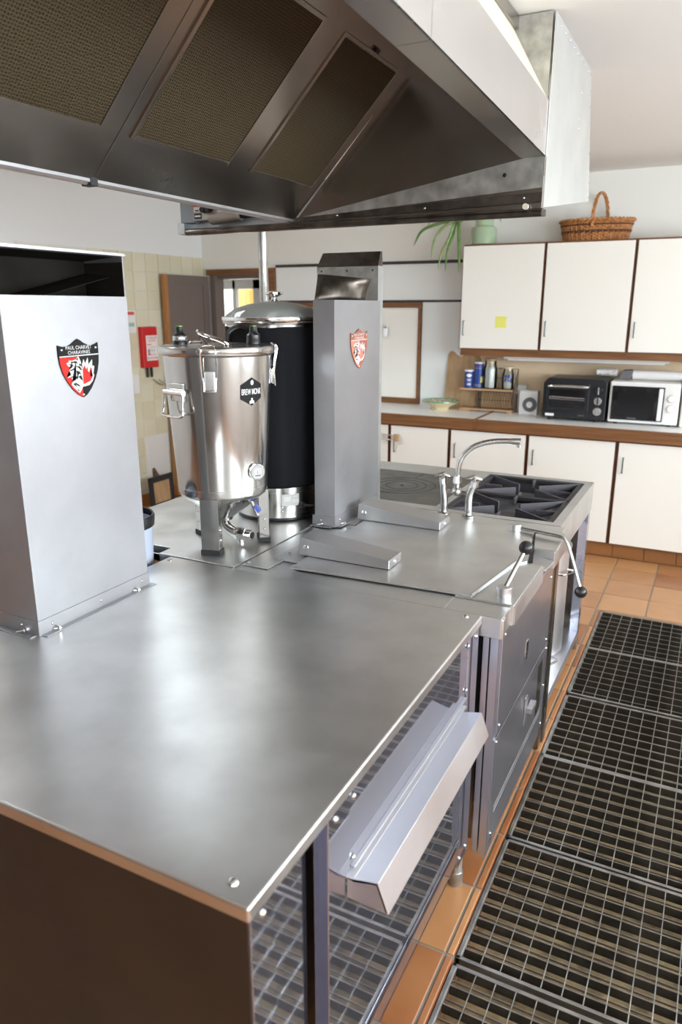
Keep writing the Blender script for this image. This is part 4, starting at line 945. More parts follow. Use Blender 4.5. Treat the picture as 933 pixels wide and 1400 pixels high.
# ------------------------------------------------------------------ brew kettle
KC = Vector((-1.534, 2.448, T)); kl = Vector((.848, .530, 0)); kc = Vector((.530, -.848, 0))
kt = thing('brew_kettle', KC, 'tall brew kettle in black insulating jacket with glass lid', 'kettle')
def KP(lat_, r, z):
    a_ = math.asin(lat_/r); d_ = kc*math.cos(a_) + kl*math.sin(a_); return Vector((KC.x, KC.y, z)) + d_*r
MB().lathe((KC.x, KC.y, T), [(0, .004), (.166, .004), (.166, .016), (.168, .016)], 56).build('base_ring', 'black_plastic', kt)
kb = MB().lathe((KC.x, KC.y, T), [(.1675, .014), (.1675, .112), (.169, .114), (.169, .132), (.164, .136), (.164, .70)], 56).build('body', 'steel_pot', kt, smooth=30)
MB().lathe((KC.x, KC.y, T), [(.164, .69), (.182, .70), (.184, .738), (.196, .741), (.198, .746), (.196, .752), (.190, .754), (.190, .757), (.182, .757), (.178, .70), (.164, .69)], 56).build('pot_rim', 'steel_pot', kt, smooth=30)
jk = MB(); seg = 72; prof = [(.166, .136), (.176, .137), (.180, .145), (.183, .30), (.184, .50), (.187, .68), (.186, .728), (.178, .736), (.166, .736)]
rings = []
for (r, z) in prof:
    ring = []
    for i in range(seg):
        a_ = 2*PI*i/seg; rel = (a_ - math.atan2(kc.y, kc.x) - .21 + PI) % (2*PI) - PI
        rr = r - (.010*math.exp(-(rel/.05)**2) if r > .17 and z < .70 else 0) + (.0022*math.sin(7*a_ + 9*z) if r > .17 else 0)
        ring.append(jk.bm.verts.new((KC.x+rr*math.cos(a_), KC.y+rr*math.sin(a_), T+z)))
    rings.append(ring)
for A_, B_ in zip(rings, rings[1:]):
    for i in range(seg): jk.face([A_[i], A_[(i+1) % seg], B_[(i+1) % seg], B_[i]])
jk = jk.build('jacket', 'black_fabric', kt, smooth=60, label='quilted black insulating jacket')
MB().tube(smoothpath([KP(-.17, .188, T+.68), KP(-.165, .20, T+.715), KP(-.13, .205, T+.735), KP(-.09, .20, T+.728)], 5), .008, 8).build('strap_loop', 'black_plastic', jk)
MB().lathe((KC.x, KC.y, T), [(.199, .752), (.201, .758), (.199, .766), (.193, .766), (.193, .754), (.199, .752)], 56).build('lid_ring', 'chrome', kt)
gl = MB().lathe((KC.x, KC.y, T), [(.194, .760), (.180, .775), (.150, .795), (.10, .811), (.05, .8195), (.012, .822), (.012, .819), (.05, .8165), (.10, .808), (.15, .792), (.178, .772), (.191, .758), (.194, .760)], 56).build('glass_lid', 'lid_glass', kt, smooth=60)
MB().lathe((KC.x, KC.y, T+.820), [(0, -.004), (.020, -.004), (.022, .002), (.012, .008), (.011, .016), (.022, .022), (.034, .028), (.034, .033), (.02, .038), (0, .039)], 28).build('lid_knob', 'chrome', gl)
lb = MB()
def KF(l0, l1, z0, z1, h):
    n = 6
    P_ = [[KP(l0+(l1-l0)*i/n, .1678+h, z) for i in range(n+1)] for z in (z0, z1)]
    for i in range(n): lb.flat([P_[0][i], P_[0][i+1], P_[1][i+1], P_[1][i]])
KF(.012, .078, T+.062, T+.108, .0008); lb = lb.build('rating_label', 'kettle_steel_label', kt, smooth=0)
lb2, lb = lb, MB()
KF(.020, .045, T+.080, T+.098, .0013); KF(.056, .072, T+.094, T+.102, .0013); KF(.052, .074, T+.074, T+.088, .0013)
lb.build('label_print', 'tile_grout', lb2, smooth=0)
q = KP(.086, .168, T+.062); dq = (q - Vector((KC.x, KC.y, q.z))).normalized()
MB().cyl(q, q+dq*.020, .014, .012, 16).tube([q+dq*.014, q+dq*.02+kl*.03, q+dq*.014+kl*.055], .005, 8).build('control_knob', 'black_plastic', kt)
for zz in (.040, .056):
    q = KP(.012, .168, T+zz); rivets(kt, [q], q - Vector((KC.x, KC.y, q.z)), .0055)
for a_ in (20, 110, 200, 290): MB().cyl((KC.x+.14*math.cos(R(a_)), KC.y+.14*math.sin(R(a_)), T), (KC.x+.14*math.cos(R(a_)), KC.y+.14*math.sin(R(a_)), T+.006), .012, seg=10).build('foot', 'rubber', kt)

# ------------------------------------------------------------------ extractor hood
hd = thing('extractor_hood', (-1.07, 1.6, 1.945), 'large steel extractor hood with sloping brown mesh filters overhead', 'extractor hood')
S2 = math.sqrt(.5); LP = Vector((-1.545, 0, 1.972))
def HP(y, u, h): return LP + Vector((S2*u + S2*h, y, S2*u - S2*h))
def slab(mb, y0, y1, u0, u1, h0, h1):
    mb.hexa([HP(y0,u0,h0), HP(y1,u0,h0), HP(y1,u1,h0), HP(y0,u1,h0), HP(y0,u0,h1), HP(y1,u0,h1), HP(y1,u1,h1), HP(y0,u1,h1)]); return mb
HN, HF = .52, 2.62; seam = 1.572
for y0, y1 in ((HN, seam-.0015), (seam+.0015, HF)): slab(MB(), y0, y1, 0, .79, -.012, 0).build('bank_panel', 'steel_hood', hd, bevel=.001)
for (y0, y1) in ((.575, .985), (1.095, 1.512), (1.612, 2.050), (2.165, 2.572)):
    u0, u1 = .145, .642; e = .013
    fr = MB(); slab(fr, y0, y0+e, u0, u1, 0, .006); slab(fr, y1-e, y1, u0, u1, 0, .006); slab(fr, y0+e, y1-e, u0, u0+e, 0, .006); slab(fr, y0+e, y1-e, u1-e, u1, 0, .006)
    fr = fr.build('filter', 'steel_hood', hd, bevel=.0008)
    slab(MB(), y0+e, y1-e, u0+e, u1-e, 0, .0025).build('filter_mesh', 'hood_filter', fr, smooth=0, label='olive brown honeycomb grease mesh')
    slab(MB(), (y0+y1)/2-.012, (y0+y1)/2+.012, u1, u1+.014, 0, .010).build('filter_clip', 'black_matte', fr, bevel=.001)
for y0, y1 in ((HN, seam-.004), (seam+.004, HF+.005)):
    g = MB(); g.box((-1.570, y0, 1.968), (-1.540, y1, 1.984)); g.cyl((-1.556, y0, 1.972), (-1.556, y1, 1.972), .010, seg=12)
    g.build('gutter', 'steel_trim', hd, bevel=.002)
MB().box((-1.573, seam-.012, 1.960), (-1.537, seam+.014, 1.986)).build('gutter_joint', 'black_matte', hd, bevel=.002)
MB().prism([(-1.54, HF, 1.966), (-.594, HF, 1.966), (-.594, HF, 2.30), (-.74, HF, 2.535), (-.99, HF, 2.535)], (0, .006, 0)).build('end_plate', 'steel_hood', hd)
MB().prism([(-1.535, HF-.006, 1.978), (-.594, HF-.006, 2.03), (-.594, HF-.006, 2.122), (-.64, HF-.006, 2.125)], (0, .005, 0)).build('lower_gusset', 'galvanised', hd, label='dull galvanised triangular gusset')
MB().prism([(-1.54, HF-.010, 1.966), (-.590, HF-.010, 1.986), (-.590, HF-.010, 2.016), (-1.54, HF-.010, 1.982)], (0, .005, 0)).build('end_rail', 'burnt_steel', hd, bevel=.001)
MB().box((-2.06, HF-.012, 1.945), (-.586, HF+.05, 1.966)).cyl((-2.06, HF-.010, 1.950), (-.586, HF-.010, 1.950), .010, seg=10).build('end_gutter', 'burnt_steel', hd, bevel=.001)
rivets(hd, [(-1.35, HF-.010, 1.982), (-1.0, HF-.010, 1.988), (-.65, HF-.010, 2.0)], (0, -1, 0), .005)
rivets(hd, [(-.72, HF-.006, 2.075)], (0, -1, 0), .007, 'dark_void', 'hole')
MB().cyl((-.64, HF-.024, 1.972), (-.64, HF-.010, 1.972), .010, seg=10).build('drain_plug', 'cream_paint', hd)
def zb(y): return 2.122 + .036*(2.62-y)
def ztp(y): return 2.285 + .045*(2.62-y)
for y0, y1 in ((HN, 1.549), (1.551, HF)):
    MB().hexa([(-.594, y0, zb(y0)), (-.590, y0, zb(y0)), (-.590, y1, zb(y1)), (-.594, y1, zb(y1)), (-.594, y0, ztp(y0)), (-.590, y0, ztp(y0)), (-.590, y1, ztp(y1)), (-.594, y1, ztp(y1))]).build('fascia_panel', 'steel_fascia', hd)
    MB().hexa([(-.668, y0, zb(y0)), (-.590, y0, zb(y0)), (-.590, y1, zb(y1)), (-.668, y1, zb(y1)), (-.668, y0, zb(y0)+.003), (-.590, y0, zb(y0)+.003), (-.590, y1, zb(y1)+.003), (-.668, y1, zb(y1)+.003)]).build('fascia_return', 'steel_hood', hd)
MB().hexa([(-.598, HN, ztp(HN)-.004), (-.592, HN, ztp(HN)), (-.592, HF, ztp(HF)), (-.598, HF, ztp(HF)-.004), (-.70, HN, 2.536), (-.694, HN, 2.536), (-.734, HF, 2.536), (-.740, HF, 2.536)]).build('infill_panel', 'cream_paint', hd, label='cream painted infill up to the ceiling')
MB().prism([(-.594, HF-.008, 2.285), (-.594, HF-.008, 2.536), (-.738, HF-.008, 2.536)], (0, .006, 0)).build('upper_gusset', 'galvanised', hd, label='mottled galvanised triangular gusset')
ss = MB().prism([(-.588, 2.618, 1.968), (-.588, 2.618, 2.536), (-.588, 3.285, 2.536), (-.588, 3.47, 2.085)], (.003, 0, 0)).build('side_sheet', 'sheet_pale', hd, label='pale riveted side sheet')
pts = []
for i in range(9):
    k = i/8; pts.append((-.585, 3.275*(1-k)+3.455*k, 2.52*(1-k)+2.10*k))
for i in range(1, 9): pts.append((-.585, 2.63+.075*i, 2.52))
for i in range(5): pts.append((-.585, 2.632, 2.3-.06*i) if False else (-.585, 3.12, 2.42 - .03*i))
rivets(ss, pts, (1, 0, 0), .003)
MB().box((-1.02, HN, 2.50), (-.70, HF, 2.536)).build('roof_sheet', 'steel_hood', hd)
# channel and gas valve to the left of the hood
cn = MB().box((-2.105, HF+.052, 1.945), (-1.30, HF+.056, 2.12)).box((-2.105, HF-.01, 1.945), (-2.07, HF+.052, 1.988)).build('wall_channel', 'galvanised_pale', hd, label='pale steel channel behind the gas valve')
gv = thing('gas_valve', (-1.98, 2.61, 1.968), 'grey gas safety valve with black knobs on the hood channel', 'gas valve')
MB().box((-2.10, HF+.005, 1.990), (-2.03, HF+.05, 2.075)).build('junction_box', 'grey_plastic', gv, bevel=.004)
vb_ = MB().box((-2.03, HF-.0, 1.995), (-1.93, HF+.05, 2.065)).cyl((-1.95, HF+.02, 2.01), (-1.80, HF+.02, 2.012), .032, .024, 20).cyl((-1.90, HF+.02, 1.985), (-1.90, HF+.02, 2.0), .018, seg=12).build('valve_body', 'valve_alu', gv, bevel=.004)
MB().box((-2.028, HF-.0016, 2.050), (-1.985, HF-.0, 2.062)).build('red_label', 'print_red', vb_); MB().box((-2.022, HF-.0016, 2.030), (-1.992, HF-.0, 2.048)).build('white_label', 'print_white', vb_)
MB().box((-2.022, HF-.0016, 2.002), (-1.985, HF-.0, 2.024)).box((-2.017, HF-.0022, 2.032), (-1.997, HF-.0016, 2.037)).build('black_label', 'print_dark', vb_)
MB().box((-2.018, HF-.0026, 2.010), (-1.990, HF-.0016, 2.016)).build('print_line', 'print_white', vb_)
for x in (-1.965, -1.94): MB().cyl((x, HF, 2.035), (x, HF-.028, 2.033), .014, .010, 14).build('valve_knob', 'black_plastic', gv)
MB().cyl((-1.81, HF+.02, 2.012), (-1.66, HF+.02, 2.014), .016, seg=14).build('valve_pipe', 'black_matte', gv)
pp_ = tag(MB().cyl((-1.748, 2.71, T), (-1.748, 2.71, 1.99), .019, seg=18).cyl((-1.748, 2.71, T), (-1.748, 2.71, T+.012), .027, seg=18).build('support_pipe', 'galvanised', smooth=40), 'grey vertical steel pipe between bench and hood, behind the kettle', 'pipe')

# ------------------------------------------------------------------ fitted cupboards at the back
def bow_handle(parent, x, yf, z0, z1):
    MB().tube([(x, yf, z0), (x, yf-.022, z0), (x, yf-.022, z1), (x, yf, z1)], .0042, 8).build('handle', 'handle_dark', parent)
UZ0, UZ1, UF = 1.362, 2.066, 5.30
UL = ['first upper cupboard from the left, with a yellow sticky note', 'middle upper cupboard under the wicker basket', 'third upper cupboard, cut off by the right edge']
for i, (xa, xb) in enumerate(((-1.725, -1.147), (-1.147, -.568), (-.568, .012))):
    u = thing('wall_cabinet', ((xa+xb)/2, 5.45, 1.30), UL[i], 'cabinet', 'white upper cupboards')
    MB().box((xa, UF+.02, UZ0-.055), (xb, BY-.002, UZ1+.012)).build('carcass', 'wood_brown', u, bevel=.001)
    dz = MB().box((xa+.010 if i else xa, UF, UZ0), (xb-.010, UF+.019, UZ1)).build('door', 'laminate_white', u, bevel=.0015)
    g = MB(); xl_, xr_ = (xa+.010 if i else xa), xb-.010
    g.box((xl_-.003, UF+.001, UZ0), (xl_, UF+.02, UZ1+.003)).box((xr_, UF+.001, UZ0), (xr_+.003, UF+.02, UZ1+.003)).box((xl_-.003, UF+.001, UZ1), (xr_+.003, UF+.02, UZ1+.004)).box((xl_-.003, UF+.001, UZ0-.003), (xr_+.003, UF+.02, UZ0))
    g.build('edge_band', 'wood_edge', dz)
    bow_handle(dz, xl_+.025, UF, 1.455, 1.555)
tag(MB().box((-1.468, UF-.0015, 1.508), (-1.388, UF-.0005, 1.588)).build('sticky_note', 'note_yellow', smooth=0), 'yellow sticky note on the first upper cupboard door', 'note')
lt = thing('tube_light', (-.85, 5.4, 1.28), 'slim white strip light under the upper cupboards', 'light')
MB().box((-1.42, 5.40, 1.286), (-.30, 5.46, 1.306)).build('housing', 'tile_grout', lt, bevel=.003)
MB().cyl((-1.39, 5.43, 1.280), (-.33, 5.43, 1.280), .007, seg=10).build('tube', 'print_white', lt)
BXS = [(-2.63, -2.158), (-2.158, -1.685), (-1.685, -1.122), (-1.122, -.535), (-.535, .14), (.14, .65)]
BL = ['base cupboard at the left end, behind the narrow column', 'base cupboard with a wooden block on its bar, behind the hob plate', 'base cupboard left of the swan neck spout end', 'base cupboard below the white timer and toaster oven', 'base cupboard standing free of the cooker, below the microwave', 'base cupboard outside the right edge']
for i, (xa, xb) in enumerate(BXS[:5]):
    u = thing('base_cabinet', ((xa+xb)/2, 5.3, 0), BL[i], 'cabinet', 'white base cupboards')
    MB().box((xa, 5.052, .10), (xb, BY-.03, .808)).build('carcass', 'wood_edge', u)
    dz = MB().box((xa+.012, 5.03, .106), (xb-.012, 5.05, .797)).build('door', 'laminate_white', u, bevel=.0015)
    g = MB(); xl_, xr_ = xa+.012, xb-.012
    g.box((xl_-.003, 5.031, .106), (xl_, 5.05, .797)).box((xr_, 5.031, .106), (xr_+.003, 5.05, .797)).box((xl_-.003, 5.031, .797), (xr_+.003, 5.05, .800)).box((xl_-.003, 5.031, .103), (xr_+.003, 5.05, .106))
    g.build('edge_band', 'wood_edge', dz)
    bow_handle(dz, xl_+.035, 5.03, .60, .70)
pb = struct(MB().box((-2.6, 5.075, 0), (.6, 5.09, .10)).build('baseboard_back', 'grout', smooth=0), 'brown tiled plinth under the base cupboards')
for i in range(-11, 6):
    xa = -.5 + .2*i
    if xa > .5: continue
    MB().box((xa+.002, 5.062, .002), (xa+.198, 5.076, .096)).build('tile', 'plinth_tile', pb, bevel=.002)
wt = []
for i, (xa, xb) in enumerate(((-2.95, -1.505), (-1.478, .65))):
    o = thing('countertop', ((xa+xb)/2, 5.3, .81), ('white laminate countertop left of the wooden joint strip', 'white laminate countertop carrying the toaster oven and microwave')[i], 'countertop')
    MB().box((xa, 5.022, .812), (xb, BY-.001, .888)).build('top', 'worktop_white', o)
    MB().box((xa, 4.998, .81), (xb, 5.022, .8885)).build('front_edge', 'wood_brown', o, bevel=.003, label='brown wooden front edge')
    if i: MB().box((xa-.026, 4.998, .81), (xa-.001, BY-.001, .889)).build('joint_strip', 'wood_brown', o)
# wall behind: backsplash, panels with dark trims, sliding hatch
MB().box((-1.74, BY-.008, .889), (.6, BY, 1.34)).build('backsplash', 'beige_panel', wb, smooth=0, label='beige backsplash panel under the upper cupboards')
pn = MB().box((-3.49, BY-.012, 1.705), (-1.727, BY, 1.975)).build('white_panel', 'laminate_cool', wb, smooth=0)
MB().box((-2.14, BY-.014, .889), (-1.76, BY, 1.688)).build('white_panel', 'laminate_cool', wb, smooth=0)
struct(MB().box((-3.49, BY-.018, 1.975), (-1.727, BY, 1.998)).build('trim_1', 'dark_trim', smooth=0), 'upper dark strip across the white wall panels')
struct(MB().box((-3.49, BY-.018, 1.688), (-1.727, BY, 1.705)).build('trim_2', 'dark_trim', smooth=0), 'lower dark strip across the white wall panels')
hw = MB(); hw.box((-3.49, BY-.03, 1.645), (-2.145, BY, 1.687)).box((-2.172, BY-.03, .889), (-2.146, BY, 1.645)).box((-3.49, BY-.03, .889), (-2.172, BY, .935))
hw = struct(hw.build('window_3', 'wood_brown', bevel=.002), 'brown framed serving hatch with white sliding panel')
MB().box((-2.80, BY-.02, .935), (-2.172, BY-.004, 1.645)).build('sliding_panel', 'laminate_white', hw, smooth=0); MB().box((-3.44, BY-.014, .935), (-2.81, BY-.002, 1.645)).build('sliding_panel', 'laminate_white', hw, smooth=0)

lk = MB(); lk.box((-2.465, BY-.034, 1.50), (-2.43, BY-.016, 1.515)).build('latch_plate', 'chrome', hw, bevel=.002)
MB().tube(arc((-2.447, BY-.036, 1.488), .014, 0, PI, 8), .004, 8).box((-2.466, BY-.045, 1.42), (-2.428, BY-.026, 1.488)).build('latch_lock', 'chrome', hw, bevel=.004, label='chrome lock on the hatch')

# towel bar with wooden block on a base cupboard door
tb = thing('towel_bar', (-2.16, 5.0, .68), 'thin metal bar with a wooden block behind the narrow column', 'towel bar')
MB().tube([(-2.24, 4.990, .735), (-2.06, 4.990, .725)], .0035, 8).tube([(-2.24, 4.990, .700), (-2.06, 4.990, .690)], .0035, 8).tube([(-2.24, 4.990, .735), (-2.24, 4.990, .70)], .0035, 8).tube([(-2.20, 4.990, .718), (-2.20, 5.028, .718)], .003, 6).tube([(-2.20, 4.990, .737), (-2.20, 4.990, .70)], .003, 6).build('bar', 'chrome', tb)
MB().box((-2.105, 4.975, .688), (-2.065, 5.003, .738)).build('block', 'wood_board', tb, bevel=.003)

WT = .8885
# bowl
bw = thing('bowl', (-1.885, 5.385, WT), 'shallow cream pottery bowl with green rim on the countertop', 'bowl')
MB().lathe((-1.885, 5.385, WT), [(0, .004), (.062, 0), (.066, .018), (.070, .022), (.125, .052), (.140, .064), (.137, .066), (.120, .056), (.06, .030), (0, .026)], 40).build('body', 'bowl_cream', bw)
MB().lathe((-1.885, 5.385, WT), [(.134, .0600), (.142, .0655), (.141, .0725), (.137, .0725), (.133, .0675)], 40).build('rim', 'bowl_green', bw)
MB().lathe((-1.885, 5.385, WT), [(.1345, .0675), (.121, .0590), (.06, .0325), (0, .0285)], 40).build('glaze', 'bowl_inside', bw)
# cutting board
cb = MB(); out = [(-1.915, .0), (-1.915, .34), (-1.913, .40), (-1.900, .425), (-1.88, .432), (-1.862, .424), (-1.84, .402), (-1.815, .392), (-1.79, .398), (-1.765, .412), (-1.70, .415), (-1.66, .40), (-1.645, .36), (-1.645, 0)]
cb.prism([(x, 5.545 + .13*z, WT + z) for x, z in out], (0, .02, 0))
tag(cb.build('chopping_board', 'wood_board', bevel=.004), 'worn wooden chopping board leaning on the wall by the rack', 'chopping board')
# rack
rk = thing('spice_rack', (-1.53, 5.48, WT), 'two tier wooden rack with black zigzag wire sides', 'rack')
ra, rb, ry0, ry1 = -1.745, -1.335, 5.41, 5.535
MB().box((ra, ry0, WT+.008), (rb, ry1, WT+.022)).build('shelf', 'wood_shelf', rk, bevel=.001); MB().box((ra, ry0, 1.045), (rb, ry1, 1.06)).build('shelf', 'wood_shelf', rk, bevel=.001)
MB().box((ra, ry0, WT), (ra+.08, ry1, WT+.008)).box((rb-.04, ry0, WT), (rb, ry1, WT+.008)).build('foot', 'wood_shelf', rk)
g = MB(); zl, zh = WT+.024, 1.043; xs_ = [-1.625 + (rb+1.625)*i/7 for i in range(8)]
for y in (ry0+.003,):
    g.tube([(xs_[0], y, zl), (xs_[-1], y, zl)], .002, 6).tube([(xs_[0], y, (zl+zh)/2), (xs_[-1], y, (zl+zh)/2)], .002, 6).tube([(xs_[0], y, zh), (xs_[-1], y, zh)], .002, 6)
    zz = [(xs_[i//2] + (0 if i % 2 == 0 else (xs_[1]-xs_[0])/2), y, zl if i % 2 == 0 else zh) for i in range(15)]
    g.tube(zz, .0028, 6); g.tube([(x, y, zl+zh-z) for x, y, z in zz], .002, 6)
g.build('wire_front', 'black_matte', rk)
g = MB(); z2 = 1.205; y = ry1-.004
g.tube([(-1.56, y, 1.06), (-1.56, y, z2), (rb, y, z2), (rb, y, WT+.02)], .003, 6).tube([(rb, ry0, WT+.02), (rb, ry0, 1.06), (rb, ry1, z2)], .003, 6)
xs_ = [-1.56 + (rb+1.56)*i/4 for i in range(5)]
zz = [(xs_[i//2] + (0 if i % 2 == 0 else (xs_[1]-xs_[0])/2), y, 1.06 if i % 2 == 0 else z2) for i in range(9)]
g.tube(zz, .0028, 6).tube([(x, y_, 1.06+z2-z) for x, y_, z in zz], .002, 6).tube([(-1.56, y, (1.06+z2)/2), (rb, y, (1.06+z2)/2)], .002, 6)
g.build('wire_back', 'black_matte', rk)
MB().box((-1.60, 5.50, WT+.024), (-1.36, 5.53, 1.03)).build('back_board', 'wood_board', rk)
RZ = 1.0605
def tin(x, y, r, h, label):
    t = thing('salt_tin', (x, y, RZ), label, 'tin')
    MB().lathe((x, y, RZ), [(0, 0), (r, 0), (r, h-.012), (0, h-.012)], 28).build('can', 'tin_blue', t)
    MB().lathe((x, y, RZ+h-.014), [(r+.001, 0), (r+.002, .010), (r-.006, .014), (0, .014)], 28).build('cap', 'print_white', t)
    return t
t1 = tin(-1.692, 5.46, .034, .135, 'shorter blue salt tin with white cap, on the rack')
def around(x, y, r, a0):
    return lambda u, v, : (x + r*math.cos(a0 + u/r), y + r*math.sin(a0 + u/r), v)
fA = R(-72)
def wrapquad(parent, x, y, r, u0, u1, z0, z1, mat, name):
    g = MB(); n = 6; q = around(x, y, r, fA)
    for i in range(n):
        a_, b_ = u0+(u1-u0)*i/n, u0+(u1-u0)*(i+1)/n; g.flat([q(a_, z0), q(b_, z0), q(b_, z1), q(a_, z1)])
    return g.build(name, mat, parent, smooth=0)
g = MB(); q = around(-1.692, 5.46, .0346, fA)
g.flat([q(.019*math.cos(2*PI*i/18) + .003*math.cos(6*PI*i/18), RZ+.092+.014*math.sin(2*PI*i/18)) for i in range(18)]); g.build('cloud_print', 'laminate_cool', t1, smooth=0)
for k, (wd, zz) in enumerate(((.034, .060), (.026, .050), (.03, .028), (.03, .020))): wrapquad(t1, -1.692, 5.46, .0346, -wd/2, wd/2, RZ+zz, RZ+zz+.0055, 'laminate_cool', 'print_line')
t2 = tin(-1.618, 5.47, .036, .195, 'taller blue salt tin standing next to the shorter one')
for z0, z1, mt in ((.155, .160, 'print_red'), (.145, .148, 'print_white'), (.012, .016, 'print_white'), (.024, .028, 'note_yellow')): wrapquad(t2, -1.618, 5.47, .0366, -.05, .05, RZ+z0, RZ+z1, mt, 'band_print')
wrapquad(t2, -1.618, 5.47, .0366, .012, .035, RZ+.04, RZ+.085, 'note_yellow', 'panel_print')
def jar(x, y, r, h, neck, label, fill, lidm):
    t = thing('glass_jar', (x, y, RZ), label, 'jar')
    MB().lathe((x, y, RZ), [(0, 0), (r-.004, 0), (r, .006), (r, h*.68), (r*neck, h*.82), (r*neck, h*.95), (r*neck-.003, h*.95), (r*neck-.003, h*.82), (r-.003, h*.67), (r-.003, .008), (0, .004)], 32).build('glass', 'clear_glass', t)
    MB().lathe((x, y, RZ+.0085), [(0, 0), (r-.0036, 0), (r-.0036, fill-.012), (r*.5, fill), (0, fill-.006)], 28).build('powder', 'salt_white', t)
    MB().lathe((x, y, RZ+h*.95), [(0, 0), (r*neck+.003, 0), (r*neck+.004, .006), (r*neck+.002, h*.08), (0, h*.08)], 28).build('lid', lidm, t)
    return t
jar(-1.530, 5.465, .051, .215, .82, 'tall glass jar of white powder with a brown lid', .150, 'wood_shelf')
j2 = jar(-1.395, 5.470, .043, .160, .80, 'squat glass jar with blue print, right end of the rack', .045, 'bowl_cream')
for u0, u1, z0, z1 in ((-.03, -.012, .09, .105), (-.008, .012, .085, .108), (.016, .032, .09, .10), (-.028, -.016, .06, .08), (-.006, .008, .062, .075), (.014, .026, .058, .08)): wrapquad(j2, -1.395, 5.470, .0436, u0, u1, RZ+z0, RZ+z1, 'blue_plastic', 'blue_print')
# timer and small box
tm = thing('kitchen_timer', (-1.21, 5.42, WT), 'white square timer with a dark dial, left of the toaster oven', 'timer')
MB().box((-1.285, 5.40, WT), (-1.150, 5.47, WT+.175)).build('case', 'appliance_white', tm, bevel=.006)
MB().cyl((-1.205, 5.40, WT+.075), (-1.205, 5.392, WT+.075), .052, seg=36).build('dial_ring', 'cloth_grey', tm); MB().cyl((-1.205, 5.393, WT+.075), (-1.205, 5.383, WT+.075), .024, .022, seg=28).build('dial', 'appliance_white', tm)
tag(MB().box((-1.345, 5.53, WT+.13), (-1.268, 5.605, WT+.20)).box((-1.335, 5.54, WT), (-1.278, 5.60, WT+.13)).build('plastic_dispenser', 'laminate_cool', bevel=.004), 'small pale dispenser box behind the timer', 'box')
# toaster oven
to = thing('toaster_oven', (-.86, 5.4, WT), 'black toaster oven with glass door and chrome handle', 'oven')
x0, x1, yf, z0, z1 = -1.078, -.655, 5.22, WT+.018, WT+.292
g = MB(); g.prism([(x0, yf, z0), (x0, yf, z1-.035), (x0+.03, yf, z1), (x1-.02, yf, z1), (x1, yf, z1-.02), (x1, yf, z0)], (0, .30, 0)); g.build('case', 'appliance_black', to, bevel=.006)
MB().prism([(x0+.022, yf, z0+.052), (x0+.022, yf, z1-.035), (x1-.112, yf, z1-.035), (x1-.112, yf, z0+.052)], (0, -.010, 0)).build('door', 'appliance_black', to, bevel=.004)
dr_ = to.children[-1]
MB().box((x0+.045, yf-.0115, z0+.072), (x1-.135, yf-.0100, z1-.075)).build('window', 'screen_black', dr_)
g = MB()
for k in range(9): g.tube([(x0+.05+.022*k, yf-.0118, z0+.135), (x0+.05+.022*k, yf-.0118, z0+.145)], .001, 5)
g.tube([(x0+.05, yf-.0118, z0+.148), (x1-.14, yf-.0118, z0+.142)], .003, 6).tube([(x0+.05, yf-.0118, z0+.133), (x1-.14, yf-.0118, z0+.128)], .0016, 6); g.build('rack_rod', 'silver_plastic', dr_)
MB().tube(smoothpath([(x0+.04, yf-.008, z1-.055), (x0+.05, yf-.035, z1-.052), ((x0+x1)/2-.05, yf-.042, z1-.050), (x1-.13, yf-.035, z1-.052), (x1-.12, yf-.008, z1-.055)], 5), .008, 8).build('handle', 'chrome', dr_)
MB().box((x0+.025, yf-.002, z0+.012), (x0+.085, yf-.0005, z0+.030)).build('rating_label', 'paper_white', to)
text(to, 'moulinex', .040, lambda u, v: (x1-.155+u, yf-.0006, z0+.022+v), 'silver_plastic', height=.008)
for k, zz in enumerate((z1-.075, z1-.145, z1-.215)):
    kn = MB().cyl((x1-.052, yf, zz), (x1-.052, yf-.018, zz), .030 if k != 1 else .026, .026, 24).build('knob', 'silver_plastic' if k else 'appliance_black', to, bevel=.002)
    MB().box((x1-.056, yf-.026, zz-.024), (x1-.048, yf-.018, zz+.024)).build('knob_grip', 'silver_plastic' if k != 1 else 'appliance_black', kn, bevel=.002)
for x in (x0+.05, x1-.06):
    for y in (yf+.03, yf+.26): MB().cyl((x, y, WT), (x, y, z0), .014, seg=12).build('foot', 'rubber', to)
# microwave
mw = thing('microwave_oven', (-.42, 5.42, WT), 'white microwave oven with black door and two white dials', 'microwave')
x0, x1, yf, z0, z1 = -.640, -.205, 5.235, WT+.012, WT+.285
MB().box((x0, yf, z0), (x1, yf+.33, z1)).build('case', 'appliance_white', mw, bevel=.010)
dr_ = MB().box((x0+.018, yf-.010, z0+.020), (x1-.092, yf, z1-.028)).build('door', 'screen_black', mw, bevel=.003)
MB().box((x0+.055, yf-.0112, z0+.058), (x1-.152, yf-.0095, z1-.068)).build('window', 'window_mesh', dr_)
MB().box((x1-.126, yf-.024, z0+.028), (x1-.100, yf-.010, z1-.036)).build('handle', 'print_white', dr_, bevel=.004)
text(mw, 'Moulinex', .055, lambda u, v: (x0+.155+u, yf-.0108, z0+.030+v), 'silver_plastic', height=.012)
for zz in (z1-.100, z1-.165):
    kn = MB().cyl((x1-.046, yf, zz), (x1-.046, yf-.003, zz), .0262, seg=28).build('dial_ring', 'ring_pink', mw); MB().cyl((x1-.046, yf-.002, zz), (x1-.046, yf-.016, zz), .0245, .022, 28).build('dial', 'print_white', kn, bevel=.002)
for x in (x0+.05, x1-.05):
    for y in (yf+.04, yf+.29): MB().cyl((x, y, WT), (x, y, z0), .014, seg=12).build('foot', 'rubber', mw)
